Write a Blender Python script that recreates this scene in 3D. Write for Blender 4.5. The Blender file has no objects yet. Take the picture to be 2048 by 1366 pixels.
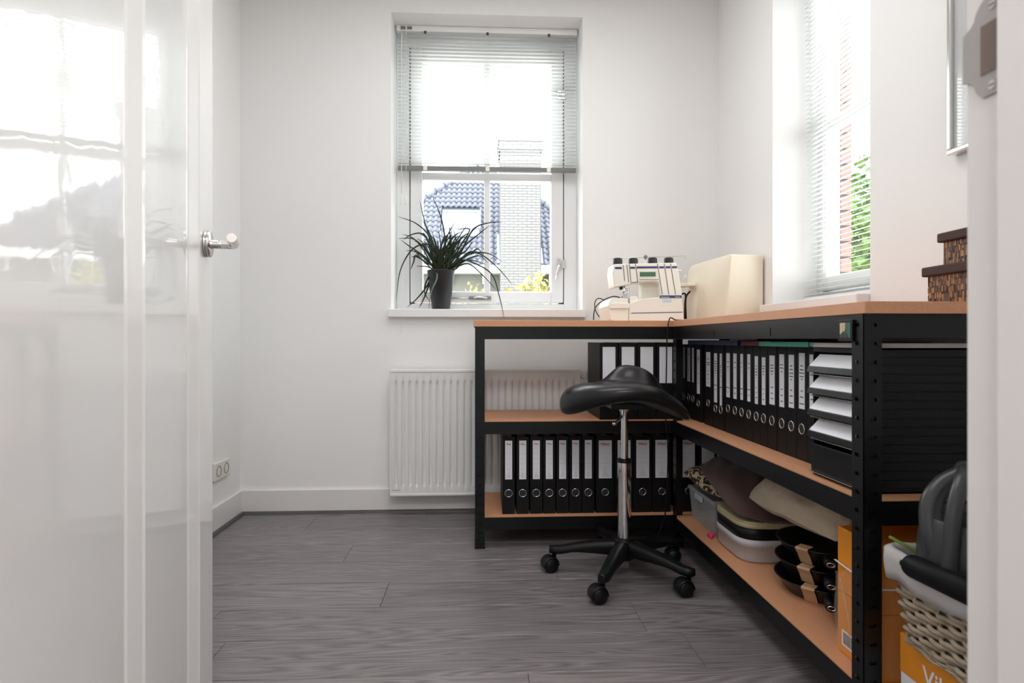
import bpy, math, random
from mathutils import Vector, Matrix
random.seed(7)
S = bpy.context.scene
C = S.collection
R = math.radians
PI = math.pi

# ---------------------------------------------------------------- camera, sky, lights, exposure
CAM_H, YAW, F = 0.8435, R(2.815), 1200.0
cam_d = bpy.data.cameras.new('camera')
cam_d.sensor_width = 36.0
cam_d.lens = 36.0 * F / 2048.0
cam_d.shift_y = -3.0 / 2048.0
cam_d.clip_start = 0.02
cam_d.dof.use_dof = True
cam_d.dof.focus_distance = 2.5
cam_d.dof.aperture_fstop = 6.3
cam = bpy.data.objects.new('camera', cam_d)
cam.location = (0, 0, CAM_H)
cam.rotation_euler = (PI / 2, 0, -YAW)
C.objects.link(cam)
S.camera = cam

world = bpy.data.worlds.new('overcast_sky')
S.world = world
world.use_nodes = True
bg = world.node_tree.nodes['Background']
bg.inputs[0].default_value = (0.95, 0.98, 1.0, 1)
bg.inputs[1].default_value = 7.0

def area(name, loc, rot, sx, sy, power, color=(1, 1, 1)):
    d = bpy.data.lights.new(name, 'AREA')
    d.shape = 'RECTANGLE'; d.size = sx; d.size_y = sy; d.energy = power; d.color = color
    o = bpy.data.objects.new(name, d)
    o.location = loc; o.rotation_euler = rot
    C.objects.link(o)
    return o
# unseen fill lights added to brighten the room and the hall behind the camera
area('ceiling_fill_light', (0.05, 1.8, 2.55), (0, 0, 0), 1.1, 1.1, 15.0, (0.98, 0.99, 1.0))
area('hall_fill_light', (0.15, -0.55, 2.45), (0, 0, 0), 0.6, 0.6, 34.0, (1.0, 0.97, 0.95))
for nm, loc, rot, sx, sy in (('window_portal', (0.025, 3.30, 1.70), (-PI / 2, 0, 0), 0.95, 1.5),
                             ('window_portal', (1.60, 2.06, 1.70), (0, PI / 2, 0), 1.5, 0.66)):
    p = area(nm, loc, rot, sx, sy, 1.0)
    p.data.cycles.is_portal = True
S.view_settings.view_transform = 'Standard'
S.view_settings.look = 'None'
S.view_settings.exposure = 0.09
S.view_settings.gamma = 1.0
S.view_settings.use_curve_mapping = False
S.cycles.max_bounces = 12
S.cycles.diffuse_bounces = 7
S.cycles.transparent_max_bounces = 24
S.cycles.caustics_reflective = False
S.cycles.caustics_refractive = False

# ---------------------------------------------------------------- helpers
def ray(px):
    t = (px - 1024.0) / F
    return (math.sin(YAW) + t * math.cos(YAW), math.cos(YAW) - t * math.sin(YAW))
def at(px, py, X=None, Y=None, Z=None):
    """the point of the room on a plane X=, Y= or Z= that a sight line meets"""
    rx, ry = ray(px)
    if X is not None: d = X / rx
    elif Y is not None: d = Y / ry
    else: d = (CAM_H - Z) * F / (py - 680.0)
    return Vector((rx * d, ry * d, CAM_H + (680.0 - py) / F * d))

ORG = {}
class MB:
    def __init__(self): self.v = []; self.f = []; self.s = []
    def add(self, vs, fs, smooth=False):
        n = len(self.v); self.v += [tuple(p) for p in vs]
        for q in fs: self.f.append(tuple(i + n for i in q)); self.s.append(smooth)
        return self
    def box(self, x0, y0, z0, x1, y1, z1):
        x0, x1 = sorted((x0, x1)); y0, y1 = sorted((y0, y1)); z0, z1 = sorted((z0, z1))
        vs = [(x0, y0, z0), (x1, y0, z0), (x1, y1, z0), (x0, y1, z0), (x0, y0, z1), (x1, y0, z1), (x1, y1, z1), (x0, y1, z1)]
        return self.add(vs, [(3, 2, 1, 0), (4, 5, 6, 7), (0, 1, 5, 4), (1, 2, 6, 5), (2, 3, 7, 6), (3, 0, 4, 7)])
    def obox(self, c, size, M=None):
        a, b, d = (s / 2 for s in size)
        vs = [Vector(p) for p in ((-a, -b, -d), (a, -b, -d), (a, b, -d), (-a, b, -d), (-a, -b, d), (a, -b, d), (a, b, d), (-a, b, d))]
        vs = [(M @ p if M else p) + Vector(c) for p in vs]
        return self.add(vs, [(3, 2, 1, 0), (4, 5, 6, 7), (0, 1, 5, 4), (1, 2, 6, 5), (2, 3, 7, 6), (3, 0, 4, 7)])
    def prism(self, pts, axis, a0, a1, smooth=False):
        """pts: polygon in the two other axes (x,z for 'y'; y,z for 'x'; x,y for 'z')"""
        def mk(p, a):
            return {'y': (p[0], a, p[1]), 'x': (a, p[0], p[1]), 'z': (p[0], p[1], a)}[axis]
        n = len(pts)
        ar = sum(pts[i][0] * pts[(i + 1) % n][1] - pts[(i + 1) % n][0] * pts[i][1] for i in range(n))
        if ar < 0: pts = list(reversed(pts))
        if axis == 'y': pts = list(reversed(pts))
        vs = [mk(p, a0) for p in pts] + [mk(p, a1) for p in pts]
        m = len(self.v)
        self.add(vs, [tuple(reversed(range(n))), tuple(range(n, 2 * n))])
        self.add([], [])
        for i in range(n):
            j = (i + 1) % n
            self.f.append((m + i, m + j, m + n + j, m + n + i)); self.s.append(smooth)
        return self
    def tube(self, path, r, n=8, closed=False, flat=None, cap=True):
        P = [Vector(p) for p in path]; m = len(P)
        rs = r if isinstance(r, (list, tuple)) else [r] * m
        base = len(self.v)
        up = None
        for i in range(m):
            if closed: t = P[(i + 1) % m] - P[i - 1]
            else: t = P[min(i + 1, m - 1)] - P[max(i - 1, 0)]
            t = t.normalized() if t.length > 1e-9 else Vector((0, 0, 1))
            if up is None:
                up = Vector((0, 0, 1)) if abs(t.z) < 0.9 else Vector((1, 0, 0))
            a = (up - t * up.dot(t))
            a = a.normalized() if a.length > 1e-6 else t.orthogonal().normalized()
            b = t.cross(a); up = a
            for k in range(n):
                w = 2 * PI * k / n
                q = a * math.cos(w) * (flat or 1.0) + b * math.sin(w)
                self.v.append(tuple(P[i] + q * rs[i]))
        for i in range(m if closed else m - 1):
            i2 = (i + 1) % m
            for k in range(n):
                k2 = (k + 1) % n
                self.f.append((base + i * n + k, base + i * n + k2, base + i2 * n + k2, base + i2 * n + k)); self.s.append(True)
        if not closed and cap:
            self.f.append(tuple(base + k for k in reversed(range(n)))); self.s.append(False)
            self.f.append(tuple(base + (m - 1) * n + k for k in range(n))); self.s.append(False)
        return self
    def cyl(self, a, b, r, n=20, r2=None):
        return self.tube([a, b], [r, r if r2 is None else r2], n)
    def lathe(self, prof, c=(0, 0, 0), n=28, M=None, smooth=True):
        base = len(self.v); c = Vector(c); m = len(prof)
        for (r, z) in prof:
            for k in range(n):
                w = 2 * PI * k / n
                p = Vector((max(r, 1e-5) * math.cos(w), max(r, 1e-5) * math.sin(w), z))
                self.v.append(tuple((M @ p if M else p) + c))
        for i in range(m - 1):
            for k in range(n):
                k2 = (k + 1) % n
                self.f.append((base + i * n + k, base + i * n + k2, base + (i + 1) * n + k2, base + (i + 1) * n + k)); self.s.append(smooth)
        return self
    def sphere(self, c, r, n=14, sq=(1, 1, 1)):
        prof = [(r * math.sin(PI * i / n), -r * math.cos(PI * i / n)) for i in range(n + 1)]
        return self.lathe(prof, c, n * 2 if n < 10 else 24, Matrix.Diagonal(sq))
    def grid(self, fn, nu, nv, smooth=True, closed_u=False):
        base = len(self.v)
        for j in range(nv + 1):
            for i in range(nu + (0 if closed_u else 1)):
                self.v.append(tuple(fn(i / nu, j / nv)))
        w = nu if closed_u else nu + 1
        for j in range(nv):
            for i in range(nu):
                i2 = (i + 1) % w
                self.f.append((base + j * w + i, base + j * w + i2, base + (j + 1) * w + i2, base + (j + 1) * w + i)); self.s.append(smooth)
        return self
    def mesh(self, name, mat, off=(0, 0, 0)):
        me = bpy.data.meshes.new(name)
        ox, oy, oz = off
        me.from_pydata([(x - ox, y - oy, z - oz) for x, y, z in self.v], [], self.f)
        me.polygons.foreach_set('use_smooth', self.s)
        me.update()
        if mat: me.materials.append(mat)
        return me
    def build(self, name, mat, parent=None, bevel=0, seg=2, kind=None, label=None, fix=False):
        off = ORG.get(parent, (0, 0, 0)) if parent else (0, 0, 0)
        me = self.mesh(name, mat, off)
        if fix:
            import bmesh
            bm = bmesh.new(); bm.from_mesh(me); bmesh.ops.recalc_face_normals(bm, faces=bm.faces); bm.to_mesh(me); bm.free()
        o = bpy.data.objects.new(name, me)
        C.objects.link(o)
        if parent:
            o.parent = parent; ORG[o] = off
        if bevel:
            b = o.modifiers.new('bevel', 'BEVEL'); b.width = bevel; b.segments = seg; b.limit_method = 'ANGLE'; b.angle_limit = R(40)
        if kind: o['kind'] = kind
        if label: o['label'] = label
        return o

def place(me, name, parent, loc, rot=(0, 0, 0), scale=(1, 1, 1)):
    """one more piece that shares mesh data"""
    o = bpy.data.objects.new(name, me); C.objects.link(o)
    off = ORG.get(parent, (0, 0, 0)) if parent else (0, 0, 0)
    o.location = tuple(loc[i] - off[i] for i in range(3)); o.rotation_euler = rot; o.scale = scale
    if parent: o.parent = parent
    return o
def thing(name, label, cat, loc=(0, 0, 0), rotz=0, group=None):
    o = bpy.data.objects.new(name, None); C.objects.link(o)
    o.empty_display_size = 0.05
    o.location = loc; o.rotation_euler = (0, 0, rotz)
    o['label'] = label; o['category'] = cat
    if group: o['group'] = group
    ORG[o] = tuple(loc) if rotz == 0 else (0, 0, 0)
    return o
def tag(o, label, cat, group=None, kind=None):
    o['label'] = label; o['category'] = cat
    if group: o['group'] = group
    if kind: o['kind'] = kind
    return o
def struct(o, label=None):
    o['kind'] = 'structure'
    if label: o['label'] = label
    return o
def struct_root(name, loc, label=None):
    o = bpy.data.objects.new(name, None); C.objects.link(o); o.location = loc; ORG[o] = tuple(loc)
    return struct(o, label)
def copy_tree(o, parent=None):
    c = o.copy(); C.objects.link(c); c.parent = parent
    for ch in list(o.children): copy_tree(ch, c)
    return c
def spline(pts, n=10):
    P = [Vector(p) for p in pts]; out = []
    for i in range(len(P) - 1):
        p0, p1, p2, p3 = P[max(i - 1, 0)], P[i], P[i + 1], P[min(i + 2, len(P) - 1)]
        for k in range(n):
            t = k / n
            out.append(0.5 * ((2 * p1) + (p2 - p0) * t + (2 * p0 - 5 * p1 + 4 * p2 - p3) * t * t + (3 * p1 - p0 - 3 * p2 + p3) * t ** 3))
    out.append(P[-1]); return out
def text_mesh(body, size, mat, bold=0.0):
    cu = bpy.data.curves.new('lettering', 'FONT'); cu.body = body; cu.size = size; cu.offset = bold
    cu.align_x = 'LEFT'; cu.extrude = 0.00015; cu.resolution_u = 3
    o = bpy.data.objects.new('lettering', cu); C.objects.link(o)
    bpy.context.view_layer.update()
    me = bpy.data.meshes.new_from_object(o.evaluated_get(bpy.context.evaluated_depsgraph_get()))
    bpy.data.objects.remove(o); me.name = 'lettering'; me.materials.clear(); me.materials.append(mat)
    return me

# ---------------------------------------------------------------- materials
def mat(name, col, rough=0.5, metal=0.0, spec=0.5, coat=0.0, coat_r=0.05, bump=None, vary=None, sheen=0, alpha=None, coords='Object'):
    m = bpy.data.materials.new(name); m.use_nodes = True
    nt = m.node_tree; b = nt.nodes['Principled BSDF']
    b.inputs['Base Color'].default_value = (*col, 1); b.inputs['Roughness'].default_value = rough
    b.inputs['Metallic'].default_value = metal; b.inputs['Specular IOR Level'].default_value = spec
    b.inputs['Coat Weight'].default_value = coat; b.inputs['Coat Roughness'].default_value = coat_r
    if sheen: b.inputs['Sheen Weight'].default_value = sheen
    if bump or vary:
        tc = nt.nodes.new('ShaderNodeTexCoord')
    if bump:
        sc, st, dist = bump
        n = nt.nodes.new('ShaderNodeTexNoise'); n.inputs['Scale'].default_value = sc; n.inputs['Detail'].default_value = 3
        nt.links.new(tc.outputs[coords], n.inputs['Vector'])
        bu = nt.nodes.new('ShaderNodeBump'); bu.inputs['Strength'].default_value = st; bu.inputs['Distance'].default_value = dist
        nt.links.new(n.outputs['Fac'], bu.inputs['Height']); nt.links.new(bu.outputs['Normal'], b.inputs['Normal'])
        if coat: nt.links.new(bu.outputs['Normal'], b.inputs['Coat Normal'])
    if vary:
        sc, col2 = vary[0], vary[1]
        stretch = vary[2] if len(vary) > 2 else (1, 1, 1)
        mp = nt.nodes.new('ShaderNodeMapping'); mp.inputs['Scale'].default_value = stretch
        nt.links.new(tc.outputs[coords], mp.inputs['Vector'])
        n = nt.nodes.new('ShaderNodeTexNoise'); n.inputs['Scale'].default_value = sc; n.inputs['Detail'].default_value = 4
        nt.links.new(mp.outputs[0], n.inputs['Vector'])
        r = nt.nodes.new('ShaderNodeValToRGB')
        r.color_ramp.elements[0].position = 0.35; r.color_ramp.elements[1].position = 0.65
        r.color_ramp.elements[0].color = (*col, 1); r.color_ramp.elements[1].color = (*col2, 1)
        nt.links.new(n.outputs['Fac'], r.inputs['Fac']); nt.links.new(r.outputs['Color'], b.inputs['Base Color'])
    return m
M = {}
M['wall'] = mat('white_wall_paint', (0.87, 0.865, 0.86), 0.85, spec=0.25, bump=(180, 0.12, 0.002))
M['ceiling'] = mat('white_ceiling_paint', (0.86, 0.86, 0.85), 0.9)
M['gloss_white'] = mat('white_gloss_trim', (0.85, 0.84, 0.83), 0.3)
M['base_white'] = mat('white_baseboard_paint', (0.80, 0.78, 0.77), 0.28)
M['door'] = mat('high_gloss_door_lacquer', (0.80, 0.785, 0.775), 0.4, coat=1.0, coat_r=0.035, bump=(9, 0.06, 0.01))
M['plastic_frame'] = mat('white_window_plastic', (0.82, 0.83, 0.84), 0.3)
M['gasket'] = mat('black_rubber', (0.012, 0.012, 0.012), 0.6)
M['slat'] = mat('white_aluminium_slat', (0.84, 0.845, 0.83), 0.45)
M['rail_grey'] = mat('grey_aluminium_rail', (0.20, 0.20, 0.19), 0.35)
M['cord_white'] = mat('white_cord', (0.8, 0.8, 0.78), 0.7)
M['steel'] = mat('brushed_steel', (0.62, 0.60, 0.58), 0.22, metal=1.0)
M['chrome'] = mat('chrome', (0.78, 0.78, 0.78), 0.06, metal=1.0)
M['soft_steel'] = mat('worn_steel', (0.36, 0.335, 0.32), 0.4, metal=0.25)
M['strike_hole'] = mat('strike_box', (0.16, 0.12, 0.10), 0.7)
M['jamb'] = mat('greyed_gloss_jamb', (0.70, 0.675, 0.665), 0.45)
M['matt_black'] = mat('matt_black_plastic', (0.006, 0.006, 0.007), 0.5, spec=0.12)
M['black_metal'] = mat('black_powder_coat', (0.0035, 0.0035, 0.0045), 0.33, spec=0.32)
M['black_plastic'] = mat('black_plastic', (0.006, 0.006, 0.007), 0.38, spec=0.25)
M['black_leather'] = mat('black_leatherette', (0.006, 0.006, 0.007), 0.32, spec=0.4, bump=(260, 0.08, 0.001))
M['binder'] = mat('black_binder_board', (0.004, 0.004, 0.0045), 0.5, spec=0.25, bump=(300, 0.1, 0.0008))
M['paper'] = mat('white_paper', (0.82, 0.82, 0.86), 0.7)
M['label'] = mat('white_label_card', (0.80, 0.80, 0.85), 0.55)
M['print_red'] = mat('red_print', (0.42, 0.02, 0.035), 0.6)
M['print_grey'] = mat('grey_print', (0.42, 0.42, 0.46), 0.6)
M['print_black'] = mat('black_print', (0.03, 0.03, 0.04), 0.6)
M['chipboard'] = mat('brown_hardboard', (0.56, 0.262, 0.130), 0.5, vary=(420, (0.65, 0.325, 0.180)))
M['rad'] = mat('white_radiator_enamel', (0.80, 0.80, 0.79), 0.35)
M['cream'] = mat('cream_plastic', (0.86, 0.83, 0.75), 0.42)
M['cover_cream'] = mat('cream_hard_plastic', (0.85, 0.78, 0.64), 0.5, bump=(500, 0.1, 0.0008))
M['navy'] = mat('navy_print', (0.035, 0.045, 0.16), 0.5)
M['lcd'] = mat('green_lcd', (0.07, 0.17, 0.10), 0.25)
M['knob_black'] = mat('black_knob', (0.012, 0.012, 0.012), 0.5)
M['grey_groove'] = mat('dark_groove', (0.07, 0.06, 0.05), 0.6)
M['pale_blue'] = mat('pale_blue_sticker', (0.55, 0.68, 0.82), 0.5)
M['pot'] = mat('charcoal_pot', (0.014, 0.015, 0.017), 0.42)
M['soil'] = mat('potting_soil', (0.02, 0.014, 0.01), 0.9)
M['leaf'] = mat('dark_green_leaf', (0.013, 0.028, 0.010), 0.5, spec=0.3, vary=(14, (0.024, 0.034, 0.014)))
M['leaf_pale'] = mat('greyed_leaf', (0.20, 0.22, 0.17), 0.5)
M['wicker_box'] = mat('dark_cane', (0.10, 0.035, 0.014), 0.5, vary=(60, (0.30, 0.14, 0.05)))
def cane():
    m = mat('dark_cane', (0.1, 0.04, 0.02), 0.5); nt = m.node_tree; b = nt.nodes['Principled BSDF']
    g = nt.nodes.new('ShaderNodeNewGeometry'); r = nt.nodes.new('ShaderNodeValToRGB'); e = r.color_ramp.elements
    e[0].color = (0.045, 0.017, 0.009, 1); e[1].color = (0.44, 0.21, 0.075, 1); e.new(0.5).color = (0.18, 0.07, 0.026, 1)
    nt.links.new(g.outputs['Random Per Island'], r.inputs[0]); nt.links.new(r.outputs[0], b.inputs['Base Color']); return m
M['wicker_box'] = cane()
M['brown_lid'] = mat('brown_leatherette', (0.052, 0.021, 0.015), 0.6, spec=0.3, bump=(200, 0.15, 0.001))
M['silver'] = mat('silver_frame', (0.75, 0.74, 0.72), 0.18, metal=1.0)
M['picture'] = mat('pale_grey_print', (0.55, 0.56, 0.56), 0.12, coat=1.0, coat_r=0.02)
M['brown_cloth'] = mat('dark_brown_cotton', (0.060, 0.030, 0.026), 0.9, sheen=0.15, bump=(600, 0.3, 0.001))
M['beige_cloth'] = mat('beige_linen', (0.46, 0.38, 0.285), 0.95, bump=(26, 0.55, 0.02))
M['cream_lid'] = mat('cream_olive_lid', (0.48, 0.42, 0.25), 0.5)
M['grey_bin'] = mat('light_grey_plastic', (0.50, 0.51, 0.53), 0.45)
M['pink'] = mat('pink_plastic', (0.75, 0.03, 0.18), 0.45)
M['orange'] = mat('orange_cardboard', (0.76, 0.27, 0.015), 0.5)
M['orange_dark'] = mat('orange_cardboard_seam', (0.3, 0.09, 0.01), 0.7)
M['cardboard'] = mat('tan_cardboard', (0.50, 0.33, 0.19), 0.85)
M['pan'] = mat('black_nonstick', (0.008, 0.008, 0.009), 0.3)
M['can_grey'] = mat('dark_grey_plastic', (0.036, 0.036, 0.040), 0.36)
M['wicker'] = mat('pale_willow', (0.44, 0.36, 0.27), 0.6, vary=(30, (0.30, 0.23, 0.16)))
M['liner'] = mat('grey_white_liner', (0.46, 0.44, 0.425), 0.95)
M['green_stem'] = mat('green_stem', (0.16, 0.24, 0.03), 0.5)
M['green_folder'] = mat('green_folder', (0.0, 0.24, 0.155), 0.45)
M['red_folder'] = mat('dark_red_folder', (0.12, 0.015, 0.012), 0.5)
M['blue_folder'] = mat('dark_blue_folder', (0.012, 0.022, 0.075), 0.5)
M['taupe_sheet'] = mat('taupe_card', (0.50, 0.46, 0.44), 0.6)
M['socket'] = mat('cream_white_socket', (0.78, 0.74, 0.68), 0.35)
M['socket_shade'] = mat('socket_recess_shade', (0.24, 0.21, 0.17), 0.5)  # shade of the outlet recesses put into a darker plastic colour
M['plinth'] = mat('grey_quadrant_strip', (0.085, 0.083, 0.083), 0.5)
M['board_pale'] = mat('pale_green_grey_board', (0.40, 0.42, 0.36), 0.7)
M['roof_under'] = mat('roof_underlay', (0.04, 0.045, 0.06), 0.9)
M['tile'] = mat('blue_grey_roof_tile', (0.135, 0.143, 0.182), 0.6, vary=(3, (0.16, 0.168, 0.205)))
M['brick_pale'] = mat('pale_grey_brick', (0.175, 0.170, 0.166), 0.9, vary=(2.5, (0.21, 0.204, 0.198)))
M['mortar'] = mat('mortar', (0.10, 0.098, 0.096), 0.9)
M['brick_red'] = mat('red_brown_brick', (0.30, 0.16, 0.135), 0.85, vary=(12, (0.36, 0.21, 0.18)))
M['gutter'] = mat('white_gutter', (0.75, 0.75, 0.74), 0.5)
M['render_green'] = mat('grey_green_boarding', (0.13, 0.133, 0.11), 0.8)
M['leaf_yellow'] = mat('yellow_leaf', (0.30, 0.26, 0.025), 0.6, vary=(4, (0.36, 0.32, 0.14)))
M['leaf_green'] = mat('bright_green_leaf', (0.07, 0.16, 0.035), 0.6, vary=(3, (0.14, 0.22, 0.04)))
M['twig'] = mat('twig', (0.12, 0.08, 0.05), 0.8)
M['bounce_ground'] = mat('pale_bounce_ground', (0.36, 0.35, 0.33), 0.9, vary=(6, (0.42, 0.41, 0.39)))  # unseen ground, made pale to bounce light onto the slat undersides
M['lead'] = mat('lead_flashing', (0.30, 0.33, 0.38), 0.5)
M['sky_glass'] = mat('skylight_glass', (0.5, 0.52, 0.55), 0.04, metal=0.0, coat=1.0, coat_r=0.02)  # pale base colour stands in for the reflected sky

def glass(name, tint=(0.97, 0.985, 0.98), refl=1.0):
    m = bpy.data.materials.new(name); m.use_nodes = True; nt = m.node_tree; nt.nodes.clear()
    o = nt.nodes.new('ShaderNodeOutputMaterial'); mx = nt.nodes.new('ShaderNodeMixShader')
    t = nt.nodes.new('ShaderNodeBsdfTransparent'); t.inputs[0].default_value = (*tint, 1)
    g = nt.nodes.new('ShaderNodeBsdfGlossy'); g.inputs['Roughness'].default_value = 0.01
    fr = nt.nodes.new('ShaderNodeFresnel'); fr.inputs[0].default_value = 1.45
    ge = nt.nodes.new('ShaderNodeNewGeometry'); mu = nt.nodes.new('ShaderNodeMath'); mu.operation = 'MULTIPLY'
    iv = nt.nodes.new('ShaderNodeMath'); iv.operation = 'SUBTRACT'; iv.inputs[0].default_value = 1.0
    nt.links.new(ge.outputs['Backfacing'], iv.inputs[1]); nt.links.new(iv.outputs[0], mu.inputs[0]); nt.links.new(fr.outputs[0], mu.inputs[1])
    nt.links.new(mu.outputs[0], mx.inputs[0]); nt.links.new(t.outputs[0], mx.inputs[1]); nt.links.new(g.outputs[0], mx.inputs[2])
    nt.links.new(mx.outputs[0], o.inputs[0]); return m
M['glass'] = glass('window_glass')
def translucent(name, col, opac, rough=0.3):
    m = bpy.data.materials.new(name); m.use_nodes = True; nt = m.node_tree; b = nt.nodes['Principled BSDF']
    b.inputs['Base Color'].default_value = (*col, 1); b.inputs['Roughness'].default_value = rough; b.inputs['Alpha'].default_value = opac
    return m
M['clear_plastic'] = translucent('clear_storage_plastic', (0.55, 0.57, 0.6), 0.38, 0.25)
M['wrap'] = translucent('clear_wrap_film', (0.80, 0.66, 0.50), 0.16, 0.2)

def wood_floor():
    m = bpy.data.materials.new('grey_oak_laminate'); m.use_nodes = True; nt = m.node_tree; b = nt.nodes['Principled BSDF']
    L = nt.links.new
    tc = nt.nodes.new('ShaderNodeTexCoord'); oi = nt.nodes.new('ShaderNodeObjectInfo')
    ad = nt.nodes.new('ShaderNodeVectorMath'); ad.operation = 'MULTIPLY_ADD'
    cb = nt.nodes.new('ShaderNodeCombineXYZ')
    L(oi.outputs['Random'], cb.inputs[0]); L(oi.outputs['Random'], cb.inputs[1]); L(oi.outputs['Random'], cb.inputs[2])
    L(cb.outputs[0], ad.inputs[0]); ad.inputs[1].default_value = (37, 19, 7); L(tc.outputs['Object'], ad.inputs[2])
    # cathedral grain: distorted rings stretched along the plank
    mp = nt.nodes.new('ShaderNodeMapping'); mp.inputs['Scale'].default_value = (0.75, 8.5, 1.0); L(ad.outputs[0], mp.inputs[0])
    n1 = nt.nodes.new('ShaderNodeTexNoise'); n1.inputs['Scale'].default_value = 1.6; n1.inputs['Detail'].default_value = 1.5; L(mp.outputs[0], n1.inputs['Vector'])
    mu = nt.nodes.new('ShaderNodeMath'); mu.operation = 'MULTIPLY'; mu.inputs[1].default_value = 34.0; L(n1.outputs['Fac'], mu.inputs[0])
    fr = nt.nodes.new('ShaderNodeMath'); fr.operation = 'PINGPONG'; fr.inputs[1].default_value = 1.0; L(mu.outputs[0], fr.inputs[0])
    mp2 = nt.nodes.new('ShaderNodeMapping'); mp2.inputs['Scale'].default_value = (3.5, 210.0, 1.0); L(ad.outputs[0], mp2.inputs[0])
    n2 = nt.nodes.new('ShaderNodeTexNoise'); n2.inputs['Scale'].default_value = 1.0; n2.inputs['Detail'].default_value = 4; L(mp2.outputs[0], n2.inputs['Vector'])
    mx = nt.nodes.new('ShaderNodeMix'); mx.data_type = 'FLOAT'; mx.inputs[0].default_value = 0.68
    L(fr.outputs[0], mx.inputs[2]); L(n2.outputs['Fac'], mx.inputs[3])
    rp = nt.nodes.new('ShaderNodeValToRGB'); rp.color_ramp.elements[0].position = 0.25; rp.color_ramp.elements[1].position = 0.75
    rp.color_ramp.elements[0].color = (0.108, 0.095, 0.098, 1); rp.color_ramp.elements[1].color = (0.265, 0.240, 0.245, 1)
    L(mx.outputs[0], rp.inputs[0])
    hs = nt.nodes.new('ShaderNodeHueSaturation'); L(rp.outputs[0], hs.inputs['Color'])
    mr = nt.nodes.new('ShaderNodeMapRange'); mr.inputs['To Min'].default_value = 0.90; mr.inputs['To Max'].default_value = 1.10
    L(oi.outputs['Random'], mr.inputs[0]); L(mr.outputs[0], hs.inputs['Value'])
    L(hs.outputs[0], b.inputs['Base Color']); b.inputs['Roughness'].default_value = 0.36
    bu = nt.nodes.new('ShaderNodeBump'); bu.inputs['Strength'].default_value = 0.12; bu.inputs['Distance'].default_value = 0.001
    L(n2.outputs['Fac'], bu.inputs['Height']); L(bu.outputs[0], b.inputs['Normal'])
    return m
M['floor'] = wood_floor()

def leopard():
    m = mat('animal_print_plush', (0.2, 0.1, 0.05), 0.95, bump=(150, 0.6, 0.004)); nt = m.node_tree; b = nt.nodes['Principled BSDF']; L = nt.links.new
    tc = nt.nodes.new('ShaderNodeTexCoord')
    w = nt.nodes.new('ShaderNodeTexWave'); w.inputs['Scale'].default_value = 16; w.inputs['Distortion'].default_value = 9; w.inputs['Detail'].default_value = 2; w.inputs['Detail Scale'].default_value = 2.2
    L(tc.outputs['Object'], w.inputs['Vector'])
    r = nt.nodes.new('ShaderNodeValToRGB'); e = r.color_ramp.elements
    e[0].position = 0.42; e[0].color = (0.035, 0.017, 0.011, 1); e[1].position = 0.70; e[1].color = (0.52, 0.40, 0.26, 1)
    L(w.outputs['Fac'], r.inputs[0]); L(r.outputs[0], b.inputs['Base Color']); return m
M['leopard'] = leopard()

def brick_far():
    m = mat('far_red_brickwork', (0.3, 0.12, 0.08), 0.9); nt = m.node_tree; b = nt.nodes['Principled BSDF']; L = nt.links.new
    tc = nt.nodes.new('ShaderNodeTexCoord'); mp = nt.nodes.new('ShaderNodeMapping'); mp.inputs['Rotation'].default_value = (PI / 2, 0, 0)
    L(tc.outputs['Object'], mp.inputs[0])
    k = nt.nodes.new('ShaderNodeTexBrick'); k.inputs['Scale'].default_value = 1.0; k.inputs['Brick Width'].default_value = 0.23; k.inputs['Row Height'].default_value = 0.07; k.inputs['Mortar Size'].default_value = 0.008
    k.inputs['Color1'].default_value = (0.12, 0.055, 0.042, 1); k.inputs['Color2'].default_value = (0.15, 0.08, 0.06, 1); k.inputs['Mortar'].default_value = (0.20, 0.18, 0.17, 1)
    L(mp.outputs[0], k.inputs[0]); L(k.outputs[0], b.inputs['Base Color']); return m
M['brick_far'] = brick_far()

# ---------------------------------------------------------------- room shell
XL, XR, YB, YF, ZC = -1.175, 1.19, 2.975, 0.523, 2.62
WX0, WX1, WZ0, WZ1 = -0.449, 0.499, 0.955, 2.455          # back window opening
RY0, RY1 = 1.788, 2.409                                      # right window opening
def ring_wall(axis, a0, a1, u0, u1, z0, z1, hu0, hu1, hz0, hz1):
    """a wall slab with one rectangular opening, as a single closed-looking mesh"""
    b = MB()
    def bx(ua, ub, za, zb):
        if axis == 'y': b.box(ua, a0, za, ub, a1, zb)
        else: b.box(a0, ua, za, a1, ub, zb)
    bx(u0, hu0, z0, z1); bx(hu1, u1, z0, z1); bx(hu0, hu1, z0, hz0); bx(hu0, hu1, hz1, z1)
    return b
struct(ring_wall('y', YB, 3.30, XL - 0.2, XR + 0.25, -0.05, ZC, WX0, WX1, WZ0, WZ1).build('wall_back', M['wall']), 'white painted back wall with the tall window opening')
struct(ring_wall('x', XR, 1.44, YF - 0.12, YB, -0.05, ZC, RY0, RY1, WZ0 - 0.005, WZ1).build('wall_right', M['wall']), 'white painted wall behind the long workbench')
struct(MB().box(XL - 0.2, YF - 0.12, -0.05, XL, YB, ZC).build('wall_left', M['wall']), 'white painted wall beside the open door')
struct(ring_wall('y', YF - 0.14, YF, XL, XR, -0.05, ZC, -0.475, 0.475, -0.04, 2.13).build('wall_front', M['wall']), 'white wall around the doorway')
struct(MB().box(XL - 0.2, -1.6, ZC, XR + 0.25, 3.3, ZC + 0.1).build('ceiling', M['ceiling']), 'white ceiling')
struct(MB().box(-1.1, -1.6, -0.05, -1.0, YF - 0.14, ZC).build('wall_hall_left', M['wall']), 'white hall wall')
struct(MB().box(1.0, -1.6, -0.05, 1.1, YF - 0.14, ZC).build('wall_hall_right', M['wall']), 'white hall wall opposite')
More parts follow.
